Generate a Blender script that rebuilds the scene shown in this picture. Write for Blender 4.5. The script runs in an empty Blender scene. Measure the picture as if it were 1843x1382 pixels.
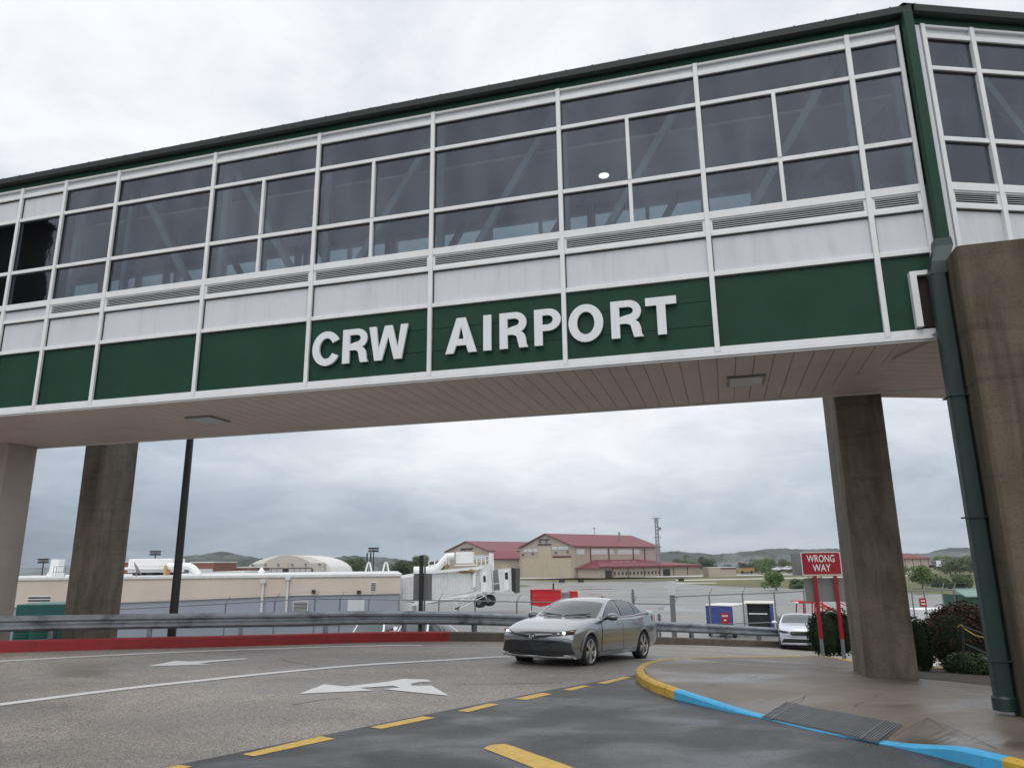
import bpy, bmesh, math, random
from math import sin, cos, tan, pi, radians, sqrt, atan2, exp, log
from mathutils import Vector, Matrix, noise as mnoise
random.seed(7)
SC = bpy.context.scene
COL = SC.collection
# ------------------------------------------------------------------ camera
F, PITCH, ROLL, H = 1312.2, 0.2398, 0.0111, 2.075
cam = bpy.data.cameras.new("camera"); cam_o = bpy.data.objects.new("camera", cam); COL.objects.link(cam_o)
cam.sensor_fit = 'HORIZONTAL'; cam.sensor_width = 36.0; cam.lens = F/1843*36; cam.clip_start = 0.05; cam.clip_end = 9000
cam_o.matrix_world = Matrix.Translation((0, 0, H)) @ Matrix.Rotation(pi/2+PITCH, 4, 'X') @ Matrix.Rotation(-ROLL, 4, 'Z')
SC.camera = cam_o
# ------------------------------------------------------------------ sky and sun
SUN_EL, SUN_AZ = radians(60), radians(196)      # azimuth measured from +Y, clockwise
w = bpy.data.worlds.new("World"); SC.world = w; w.use_nodes = True
nt = w.node_tree; nt.nodes.clear(); N = nt.nodes; LK = nt.links
def wn(t, **k):
    n = N.new(t)
    for a, b in k.items(): setattr(n, a, b)
    return n
def wmath(op, a, b=None, c=None, clamp=False):
    n = N.new('ShaderNodeMath'); n.operation = op; n.use_clamp = clamp
    for i, v in enumerate((a, b, c)):
        if v is None: continue
        if isinstance(v, (int, float)): n.inputs[i].default_value = v
        else: LK.new(v, n.inputs[i])
    return n.outputs[0]
sky = wn('ShaderNodeTexSky', sky_type='NISHITA', sun_disc=False, sun_elevation=SUN_EL, sun_rotation=SUN_AZ)
tc = wn('ShaderNodeTexCoord')
sep = wn('ShaderNodeSeparateXYZ'); LK.new(tc.outputs['Generated'], sep.inputs[0])
dx, dy, dz = sep.outputs
zc = wmath('ADD', wmath('MAXIMUM', dz, 0.0), 0.28)
cmb = wn('ShaderNodeCombineXYZ'); LK.new(wmath('DIVIDE', dx, zc), cmb.inputs[0]); LK.new(wmath('DIVIDE', dy, zc), cmb.inputs[1])
def wnoise(scale, det, rough, off, dist=0.0):
    mp = wn('ShaderNodeMapping'); mp.inputs['Location'].default_value = off; LK.new(cmb.outputs[0], mp.inputs[0])
    n = wn('ShaderNodeTexNoise'); n.inputs['Scale'].default_value = scale; n.inputs['Detail'].default_value = det
    n.inputs['Roughness'].default_value = rough; n.inputs['Distortion'].default_value = dist
    LK.new(mp.outputs[0], n.inputs['Vector']); return n.outputs['Fac']
n1 = wnoise(1.15, 8, 0.55, (3.1, 1.7, 0), 0.5)
n2 = wnoise(4.4, 7, 0.6, (7.3, 0.4, 2), 0.8)
# brightness by elevation
rmp = wn('ShaderNodeValToRGB'); LK.new(dz, rmp.inputs[0]); cr = rmp.color_ramp; cr.interpolation = 'EASE'
cr.elements[0].position = 0.0; cr.elements[0].color = (.50,)*3+(1,)
cr.elements[1].position = 0.62; cr.elements[1].color = (.97,)*3+(1,)
for p_, v_ in ((.06, .53), (.14, .68), (.25, .79), (.40, .92)):
    e = cr.elements.new(p_); e.color = (v_, v_, v_, 1)
base = rmp.outputs[0]
low = wmath('SUBTRACT', 1.0, wmath('MULTIPLY', dz, 3.2), clamp=True)          # 1 at the horizon
left = wmath('MULTIPLY', wmath('SUBTRACT', wmath('MULTIPLY', dx, -1.0), 0.10), 1.0)
# bank of darker cloud to the left and low down, a brighter break near straight ahead
vlen = wmath('POWER', wmath('ADD', wmath('POWER', wmath('DIVIDE', wmath('SUBTRACT', dx, 0.10), 0.34), 2), wmath('POWER', wmath('DIVIDE', wmath('SUBTRACT', dz, 0.15), 0.11), 2)), 1.0)
glow = wmath('POWER', 2.718, wmath('MULTIPLY', vlen, -1.0))
val = wmath('ADD', base, wmath('MULTIPLY', low, wmath('MULTIPLY', wmath('MINIMUM', wmath('MAXIMUM', left, -0.1), 0.45), -0.42)))
val = wmath('ADD', val, wmath('MULTIPLY', glow, 0.26))
lowk = wmath('SUBTRACT', 1.0, wmath('MULTIPLY', low, 0.38))
val = wmath('ADD', val, wmath('MULTIPLY', wmath('SUBTRACT', n1, 0.5), wmath('MULTIPLY', lowk, 1.0)))
val = wmath('ADD', val, wmath('MULTIPLY', wmath('SUBTRACT', n2, 0.5), wmath('MULTIPLY', lowk, 0.40)))
val = wmath('MINIMUM', wmath('MAXIMUM', val, 0.22), 1.02)
val = wmath('MINIMUM', wmath('ADD', val, wmath('MULTIPLY', wmath('MULTIPLY', wmath('MAXIMUM', left, 0.0), wmath('MAXIMUM', wmath('SUBTRACT', dz, 0.25), 0.0)), 0.7)), 1.04)
behind = wmath('MULTIPLY', wmath('MAXIMUM', wmath('MULTIPLY', dy, -1.0), 0.0), 0.30)
val = wmath('ADD', val, behind)
hue = wn('ShaderNodeValToRGB'); LK.new(val, hue.inputs[0]); hr = hue.color_ramp
hr.elements[0].position = 0.2; hr.elements[0].color = (.64, .86, 1.12, 1)
hr.elements[1].position = 0.95; hr.elements[1].color = (.985, 1.0, 1.03, 1)
e = hr.elements.new(0.52); e.color = (.78, .93, 1.10, 1)
e = hr.elements.new(0.76); e.color = (.92, .985, 1.06, 1)
vm = wn('ShaderNodeVectorMath', operation='SCALE'); LK.new(hue.outputs[0], vm.inputs[0]); LK.new(wmath('MULTIPLY', val, 9.6), vm.inputs['Scale'])
mix = wn('ShaderNodeMixRGB'); mix.inputs[0].default_value = 0.93
LK.new(sky.outputs[0], mix.inputs[1]); LK.new(vm.outputs[0], mix.inputs[2])
bg = wn('ShaderNodeBackground'); bg.inputs['Strength'].default_value = 0.10; LK.new(mix.outputs[0], bg.inputs[0])
wo = wn('ShaderNodeOutputWorld'); LK.new(bg.outputs[0], wo.inputs['Surface'])
sl = bpy.data.lights.new("sun", 'SUN'); sl.energy = 1.1; sl.angle = radians(34); sl.color = (1, .97, .93)
so = bpy.data.objects.new("sun", sl); COL.objects.link(so)
sd = Vector((sin(SUN_AZ)*cos(SUN_EL), cos(SUN_AZ)*cos(SUN_EL), sin(SUN_EL)))
so.rotation_euler = sd.to_track_quat('Z', 'Y').to_euler(); so.location = (-20, -20, 40)
vs = SC.view_settings; vs.view_transform = 'Standard'; vs.look = 'None'; vs.exposure = 0.10; vs.gamma = 1; vs.use_curve_mapping = False
SC.render.engine = 'CYCLES'
SC.cycles.max_bounces = 8; SC.cycles.transparent_max_bounces = 16; SC.cycles.diffuse_bounces = 4; SC.cycles.glossy_bounces = 4

# ------------------------------------------------------------------ where things stand
def ray(px, py):
    u = (px-921.5)/F; v = -(py-691)/F
    u, v = u*cos(ROLL)+v*sin(ROLL), -u*sin(ROLL)+v*cos(ROLL)
    y = cos(PITCH)-v*sin(PITCH); z = sin(PITCH)+v*cos(PITCH)
    return (u/y, z/y)
def Q(px, py, Y):
    a, b = ray(px, py); return Vector((a*Y, Y, H+b*Y))
def g(x, y):                                    # height of the road and plaza: level, then falling away to the right
    q = .75*x+.66*y
    t = (q-12.5)/1.5
    return -.09*1.5*(log(1+exp(t)) if t < 30 else t)+.016*max(0, -6-x)
def G(px, py, dz=0.0):
    a, b = ray(px, py); lo, hi = 1.0, 45.0
    for _ in range(50):
        m = (lo+hi)/2
        if H+b*m > g(a*m, m)+dz: lo = m
        else: hi = m
    return Vector((a*lo, lo, H+b*lo))
A0, A1 = -2.85, -.0066                          # airfield plane
def az(y): return A0+A1*y
def AP(px, py, dz=0.0):
    a, b = ray(px, py); Y = (H-A0-dz)/(A1-b); return Vector((a*Y, Y, A0+A1*Y+dz))
def wid(px, Y): return px*Y*.971/F
PHI, D0 = .2755, 11.807
MB_ = Matrix.Translation((sin(PHI)*D0, cos(PHI)*D0, 0)) @ Matrix.Rotation(-PHI, 4, 'Z')   # bridge frame: s along, t back, z up
def BR(s, t, z=0): return MB_ @ Vector((s, t, z))

# ------------------------------------------------------------------ materials
MATS = {}
def mat(name, col, rough=.6, metal=0., var=.0, vscale=1., bump=0., bscale=30., col2=None, spec=.5, wet=None, stain=None, coat=0, island=0., stretch=None, emit=None):
    if name in MATS: return MATS[name]
    m = bpy.data.materials.new(name); m.use_nodes = True; MATS[name] = m
    t = m.node_tree; b = t.nodes['Principled BSDF']
    b.inputs['Base Color'].default_value = (*col, 1); b.inputs['Roughness'].default_value = rough; b.inputs['Metallic'].default_value = metal
    b.inputs['Specular IOR Level'].default_value = spec
    if coat: b.inputs['Coat Weight'].default_value = coat; b.inputs['Coat Roughness'].default_value = .06
    if emit: b.inputs['Emission Color'].default_value = (*emit[0], 1); b.inputs['Emission Strength'].default_value = emit[1]
    tcn = t.nodes.new('ShaderNodeTexCoord'); src = tcn.outputs['Object']
    if stretch:
        mp = t.nodes.new('ShaderNodeMapping'); mp.inputs['Scale'].default_value = stretch; t.links.new(src, mp.inputs[0]); src = mp.outputs[0]
    def noi(sc, det=5, rg=.6, d=0, s=src):
        n = t.nodes.new('ShaderNodeTexNoise'); n.inputs['Scale'].default_value = sc; n.inputs['Detail'].default_value = det
        n.inputs['Roughness'].default_value = rg; n.inputs['Distortion'].default_value = d; t.links.new(s, n.inputs['Vector']); return n.outputs['Fac']
    def ramp(f, stops):
        r = t.nodes.new('ShaderNodeValToRGB'); t.links.new(f, r.inputs[0])
        el = r.color_ramp.elements
        el[0].position, el[0].color = stops[0][0], (*stops[0][1], 1); el[1].position, el[1].color = stops[-1][0], (*stops[-1][1], 1)
        for p_, c_ in stops[1:-1]: el.new(p_).color = (*c_, 1)
        return r.outputs[0]
    cur = None
    if var or col2:
        c2 = col2 or tuple(max(0, c*(1-var)) for c in col); c1 = col if col2 else tuple(min(1, c*(1+var)) for c in col)
        cur = ramp(noi(vscale), [(.3, c2), (.7, c1)])
    def mul(cur, other, fac=1.0, mode='MULTIPLY'):
        x = t.nodes.new('ShaderNodeMixRGB'); x.blend_type = mode; x.inputs[0].default_value = fac
        if cur is None: x.inputs[1].default_value = (*col, 1)
        else: t.links.new(cur, x.inputs[1])
        if isinstance(other, tuple): x.inputs[2].default_value = (*other, 1)
        else: t.links.new(other, x.inputs[2])
        return x.outputs[0]
    if stain:                                   # (scale, colour multiplier, lo, hi, mapping scale)
        for sc, cm, lo, hi, ms in stain:
            mp = t.nodes.new('ShaderNodeMapping'); mp.inputs['Scale'].default_value = ms; t.links.new(tcn.outputs['Object'], mp.inputs[0])
            cur = mul(cur, ramp(noi(sc, 6, .65, .6, mp.outputs[0]), [(lo, (1, 1, 1)), (hi, cm)]))
    if island:
        gm = t.nodes.new('ShaderNodeNewGeometry')
        cur = mul(cur, ramp(gm.outputs['Random Per Island'], [(0, (1-island,)*3), (1, (1+island,)*3)]))
    if wet:                                     # (scale, lo, hi, r_wet, darken)
        sc, lo, hi, rw, dk = wet
        f = noi(sc, 5, .55, .5)
        rr = t.nodes.new('ShaderNodeMapRange'); rr.inputs['From Min'].default_value = lo; rr.inputs['From Max'].default_value = hi
        rr.inputs['To Min'].default_value = rough; rr.inputs['To Max'].default_value = rw; rr.clamp = True
        t.links.new(f, rr.inputs['Value']); t.links.new(rr.outputs[0], b.inputs['Roughness'])
        cur = mul(cur, ramp(f, [(lo, (1, 1, 1)), (hi, (dk,)*3)]))
    if cur is not None: t.links.new(cur, b.inputs['Base Color'])
    if bump:
        bn = t.nodes.new('ShaderNodeBump'); bn.inputs['Strength'].default_value = bump; bn.inputs['Distance'].default_value = .02
        t.links.new(noi(bscale, 4, .6), bn.inputs['Height']); t.links.new(bn.outputs[0], b.inputs['Normal'])
    return m
def glass(name, tint, boost=1.0, ior=1.5):
    m = bpy.data.materials.new(name); m.use_nodes = True; t = m.node_tree; t.nodes.clear()
    o = t.nodes.new('ShaderNodeOutputMaterial'); mx = t.nodes.new('ShaderNodeMixShader'); tr = t.nodes.new('ShaderNodeBsdfTransparent')
    gl = t.nodes.new('ShaderNodeBsdfGlossy'); lw = t.nodes.new('ShaderNodeLayerWeight'); lw.inputs['Blend'].default_value = .5
    pw = t.nodes.new('ShaderNodeMath'); pw.operation = 'POWER'; t.links.new(lw.outputs['Facing'], pw.inputs[0]); pw.inputs[1].default_value = 5
    fr = t.nodes.new('ShaderNodeMath'); fr.operation = 'MULTIPLY_ADD'; t.links.new(pw.outputs[0], fr.inputs[0]); r0 = ((ior-1)/(ior+1))**2; fr.inputs[1].default_value = 1-r0; fr.inputs[2].default_value = r0
    tr.inputs[0].default_value = (*tint, 1); gl.inputs['Roughness'].default_value = .02; gl.inputs['Color'].default_value = (.86*boost, .86*boost, 1.0*boost, 1)
    tcn = t.nodes.new('ShaderNodeTexCoord'); nz = t.nodes.new('ShaderNodeTexNoise'); nz.inputs['Scale'].default_value = .9; nz.inputs['Detail'].default_value = 4
    bn = t.nodes.new('ShaderNodeBump'); bn.inputs['Strength'].default_value = .10; bn.inputs['Distance'].default_value = .05
    t.links.new(tcn.outputs['Object'], nz.inputs['Vector']); t.links.new(nz.outputs['Fac'], bn.inputs['Height']); t.links.new(bn.outputs[0], gl.inputs['Normal'])
    mp = t.nodes.new('ShaderNodeMapping'); mp.inputs['Scale'].default_value = (1, 1, .3); t.links.new(tcn.outputs['Object'], mp.inputs[0])
    n2_ = t.nodes.new('ShaderNodeTexNoise'); n2_.inputs['Scale'].default_value = 1.3; n2_.inputs['Detail'].default_value = 6; t.links.new(mp.outputs[0], n2_.inputs['Vector'])
    rp_ = t.nodes.new('ShaderNodeValToRGB'); rp_.color_ramp.elements[0].position = .32; rp_.color_ramp.elements[0].color = (.66, .67, .78, 1); rp_.color_ramp.elements[1].position = .68; rp_.color_ramp.elements[1].color = (1, 1, 1.12, 1)
    t.links.new(n2_.outputs['Fac'], rp_.inputs[0]); t.links.new(rp_.outputs[0], gl.inputs['Color'])
    t.links.new(fr.outputs[0], mx.inputs[0]); t.links.new(tr.outputs[0], mx.inputs[1]); t.links.new(gl.outputs[0], mx.inputs[2]); t.links.new(mx.outputs[0], o.inputs[0])
    return m
M = dict(
    alu=mat('white painted aluminium', (.72, .73, .74), .42, var=.04, vscale=3, stain=[(1.2, (.86, .85, .83), .55, .8, (1, 1, .25))]),
    panel=mat('grey white panel', (.58, .60, .63), .4, var=.03, vscale=.8, bump=.10, bscale=.8, stain=[(1.6, (.86, .85, .83), .5, .78, (1.5, 1.5, .25)), (5, (.88, .87, .85), .56, .74, (2.5, 2.5, .18))]),
    green=mat('dark green panel', (.0075, .043, .026), .5, var=.14, vscale=1.2, spec=.22, bump=.12, bscale=.9, stain=[(2.0, (.85, .9, .9), .5, .8, (2, 2, .3))]),
    gutter=mat('dark green metal', (.005, .012, .010), .5, var=.15, vscale=2),
    pipe=mat('green downpipe metal', (.010, .031, .027), .5, var=.15, vscale=2.5, stain=[(3, (.7, .75, .8), .5, .75, (1, 1, .3))]),
    soffit=mat('pinkish soffit boards', (.66, .56, .505), .55, var=.05, vscale=.5, stain=[(.35, (.84, .82, .8), .5, .75, (1, 1, 1))]),
    dark=mat('dark interior', (.03, .03, .034), .8),
    brown=mat('dark brown brick', (.022, .013, .011), .8),
    brace=mat('grey steel brace', (.38, .40, .41), .5),
    conc=mat('weathered concrete', (.175, .148, .115), .85, var=.22, vscale=1.6, bump=.25, bscale=35,
             stain=[(1.3, (.45, .42, .40), .45, .72, (2.2, 2.2, .28)), (5, (.72, .70, .68), .5, .8, (1, 1, .5)), (38, (.62, .60, .58), .52, .66, (1, 1, 1)), (2.2, (.74, .72, .70), .55, .68, (.12, .12, 1.6))]),
    conc_shaded=mat('shaded weathered concrete', (.105, .083, .058), .88, var=.22, vscale=1.6, bump=.25, bscale=35,  # same concrete, darkened: the front column's shade is put into the colour
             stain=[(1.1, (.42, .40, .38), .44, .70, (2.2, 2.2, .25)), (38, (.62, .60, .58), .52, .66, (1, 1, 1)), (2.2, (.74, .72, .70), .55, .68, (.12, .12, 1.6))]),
    conc2=mat('pale painted concrete', (.42, .38, .34), .8, var=.08, vscale=.8, bump=.1, bscale=40, stain=[(.7, (.85, .83, .8), .5, .8, (1, 1, .3))]),
    letter=mat('brushed metal lettering', (.70, .72, .73), .38, var=.06, vscale=20, stretch=(1, 1, .1)),
    galv=mat('galvanised steel', (.27, .295, .32), .5, .4, var=.2, vscale=2.5, stain=[(.9, (.36, .36, .38), .48, .66, (1, 1, 2))]),
    galv2=mat('dull fence steel', (.19, .20, .21), .55, .3, var=.1, vscale=4),
    post=mat('dark bronze pole', (.022, .019, .019), .45, var=.1, vscale=2),
    red=mat('red kerb paint', (.27, .014, .018), .6, var=.14, vscale=2, stain=[(5, (.6, .6, .6), .56, .75, (1, 1, 1))], bump=.12),
    kerbc=mat('dirty kerb concrete', (.10, .080, .062), .8, var=.25, vscale=3, bump=.2),
    yellow=mat('yellow kerb paint', (.52, .33, .045), .6, var=.12, vscale=4, stain=[(6, (.42, .40, .38), .54, .70, (1, 1, 1.5))]),
    blue=mat('light blue kerb paint', (.06, .36, .62), .5, var=.08, vscale=4, stain=[(5, (.35, .38, .4), .62, .74, (1, 1, 1)), (14, (.7, .75, .8), .55, .7, (1, 1, 1))]),
    yline=mat('yellow road paint', (.55, .36, .075), .55, var=.12, vscale=6, stain=[(22, (.55, .52, .5), .55, .72, (1, 1, 1))]),
    wline=mat('white road paint', (.60, .61, .61), .5, var=.08, vscale=5, stain=[(18, (.62, .6, .58), .58, .75, (1, 1, 1))]),
    white=mat('white paint', (.78, .79, .79), .4, var=.04, vscale=2),
    offwhite=mat('off white metal', (.66, .67, .66), .45, var=.07, vscale=1.0, stain=[(1.5, (.8, .78, .74), .52, .8, (1, 1, .3))]),
    black=mat('black plastic', (.012, .012, .013), .4),
    rubber=mat('tyre rubber', (.014, .014, .015), .75),
    tan=mat('tan stucco', (.58, .51, .44), .8, var=.05, vscale=.3, stain=[(.25, (.9, .88, .86), .5, .8, (1, 1, .2))]),
    bluegrey=mat('blue grey wall', (.285, .315, .37), .75, var=.06, vscale=.4),
    teal=mat('teal enamel', (.022, .135, .115), .45, var=.1, vscale=2),
    brick=mat('red brick', (.24, .10, .075), .85, var=.2, vscale=3),
    hwall=mat('beige metal wall', (.40, .345, .29), .7, var=.05, vscale=.2),
    hdoor=mat('cream hangar door', (.47, .41, .31), .65, var=.05, vscale=.3),
    hroof=mat('dark red metal roof', (.17, .026, .030), .5, var=.12, vscale=.25),
    rust=mat('dark red trim', (.11, .02, .025), .5),
    signred=mat('sign red', (.30, .010, .022), .4, var=.06, vscale=3),
    signgrey=mat('sign back grey', (.22, .22, .22), .5, .2, var=.08, vscale=3),
    cartred=mat('cart red', (.50, .015, .022), .4, var=.12, vscale=1.5),
    cartblue=mat('cart blue', (.045, .065, .23), .5, var=.1, vscale=1.5),
    canvas=mat('pale canvas', (.62, .60, .55), .7, var=.06, vscale=2),
    silver=mat('silver car paint', (.36, .375, .39), .24, .85, coat=.9, var=.02, vscale=3),
    pearl=mat('pale silver car paint', (.62, .66, .74), .3, .3, coat=.9),
    cwhite=mat('white car paint', (.75, .76, .78), .3, coat=.8),
    cdark=mat('dark car paint', (.03, .032, .036), .25, .3, coat=.9),
    cglass=mat('car glass', (.035, .055, .060), .04, spec=.9, coat=.5),
    chrome=mat('chrome', (.7, .7, .72), .12, 1.0),
    rim=mat('alloy rim', (.60, .60, .59), .3, .8),
    lens=mat('clear lamp lens', (.05, .052, .055), .12, spec=.6),
    lit=mat('lit headlamp', (.9, .9, .9), .2, emit=((1, .97, .9), 1.6)),
    amber=mat('amber lens', (.6, .2, .03), .2, coat=1),
    tail=mat('red lens', (.45, .02, .02), .2, coat=1),
    lamp=mat('lit ceiling lamp', (.9, .9, .9), .4, emit=((1, .96, .88), 3.5)),
    grate=mat('dark grey grating', (.12, .125, .13), .5, .2, var=.2, vscale=8),
    mulch=mat('dark mulch', (.075, .060, .050), .9, var=.4, vscale=14, bump=.8, bscale=40),
    soil=mat('embankment gravel', (.14, .13, .12), .9, var=.3, vscale=2, bump=.4, bscale=12),
    hedge=mat('dark hedge leaves', (.014, .026, .011), .9, island=.55, spec=.2),
    redleaf=mat('red brown leaves', (.060, .034, .024), .9, island=.6, spec=.2),
    shrub=mat('green shrub leaves', (.032, .062, .016), .6, island=.5),
    leafA=mat('tree leaves mid green', (.070, .105, .038), .65, island=.45),
    leafB=mat('tree leaves dark green', (.050, .078, .036), .65, island=.45),
    leafC=mat('tree leaves bright green', (.085, .15, .030), .65, island=.45),
    bark=mat('bark', (.08, .06, .045), .9),
    hill=mat('forested hill', (.034, .052, .036), .9, var=.45, vscale=.03, bump=1.0, bscale=.05),
    apron=mat('wet concrete apron', (.225, .225, .218), .55, var=.10, spec=.3, vscale=.05, wet=(.06, .46, .66, .10, .62), stain=[(.5, (.86, .85, .84), .5, .75, (.15, 1, 1))]),
    taxi=mat('pale concrete taxiway', (.50, .49, .46), .6, var=.08, vscale=.1),
    grass=mat('dull grass', (.115, .115, .045), .9, var=.28, vscale=.10, bump=.3, bscale=2),
)
M['win'] = glass('tinted bridge glass', (.60, .66, .68), 1.0, 1.72)
# road: exposed aggregate, wet
def road_mat(name, c_dark, c_light, sc, rough, rwet, wsc, lo, hi, dk, bump):
    m = bpy.data.materials.new(name); m.use_nodes = True; t = m.node_tree; b = t.nodes['Principled BSDF']; L = t.links
    tcn = t.nodes.new('ShaderNodeTexCoord'); o = tcn.outputs['Object']
    v = t.nodes.new('ShaderNodeTexVoronoi'); v.inputs['Scale'].default_value = sc; L.new(o, v.inputs['Vector'])
    r = t.nodes.new('ShaderNodeValToRGB'); L.new(v.outputs['Color'], r.inputs[0])
    r.color_ramp.elements[0].position = .15; r.color_ramp.elements[0].color = (*c_dark, 1); r.color_ramp.elements[1].position = .9; r.color_ramp.elements[1].color = (*c_light, 1)
    def noi(s, d=5, st=None, dist=.4):
        n = t.nodes.new('ShaderNodeTexNoise'); n.inputs['Scale'].default_value = s; n.inputs['Detail'].default_value = d; n.inputs['Distortion'].default_value = dist
        if st:
            mp = t.nodes.new('ShaderNodeMapping'); mp.inputs['Scale'].default_value = st; mp.inputs['Rotation'].default_value = (0, 0, -.28); L.new(o, mp.inputs[0]); L.new(mp.outputs[0], n.inputs['Vector'])
        else: L.new(o, n.inputs['Vector'])
        return n.outputs['Fac']
    def rm(f, a, b_, c1, c2):
        q = t.nodes.new('ShaderNodeMapRange'); L.new(f, q.inputs['Value']); q.inputs['From Min'].default_value = a; q.inputs['From Max'].default_value = b_
        q.inputs['To Min'].default_value = c1; q.inputs['To Max'].default_value = c2; return q.outputs[0]
    f = noi(wsc, 7, (.8, 1.2, 1)); f2 = noi(.32, 5, (.5, 1.4, 1)); f3 = noi(1.7, 6)
    k = t.nodes.new('ShaderNodeMath'); k.operation = 'MULTIPLY'; L.new(rm(f, lo, hi, 1, dk), k.inputs[0]); L.new(rm(f2, .35, .68, .82, 1.15), k.inputs[1])
    k2 = t.nodes.new('ShaderNodeMath'); k2.operation = 'MULTIPLY'; L.new(k.outputs[0], k2.inputs[0]); L.new(rm(f3, .3, .7, .9, 1.08), k2.inputs[1])
    s = t.nodes.new('ShaderNodeVectorMath'); s.operation = 'SCALE'; L.new(r.outputs[0], s.inputs[0]); L.new(k2.outputs[0], s.inputs['Scale']); L.new(s.outputs[0], b.inputs['Base Color'])
    L.new(rm(f, lo, hi, rough, rwet), b.inputs['Roughness'])
    bn = t.nodes.new('ShaderNodeBump'); bn.inputs['Strength'].default_value = bump; bn.inputs['Distance'].default_value = .006
    L.new(v.outputs['Distance'], bn.inputs['Height']); L.new(bn.outputs[0], b.inputs['Normal'])
    return m
M['road'] = road_mat('pale aggregate road', (.082, .074, .066), (.43, .395, .355), 80, .62, .34, .35, .42, .68, .72, .35)
M['asph'] = road_mat('dark wet asphalt', (.016, .017, .018), (.088, .088, .090), 110, .58, .22, .8, .42, .66, .62, .30)
M['walk'] = road_mat('brown wet pavement', (.105, .086, .068), (.215, .180, .146), 170, .55, .22, .5, .47, .66, .70, .12)

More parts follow.
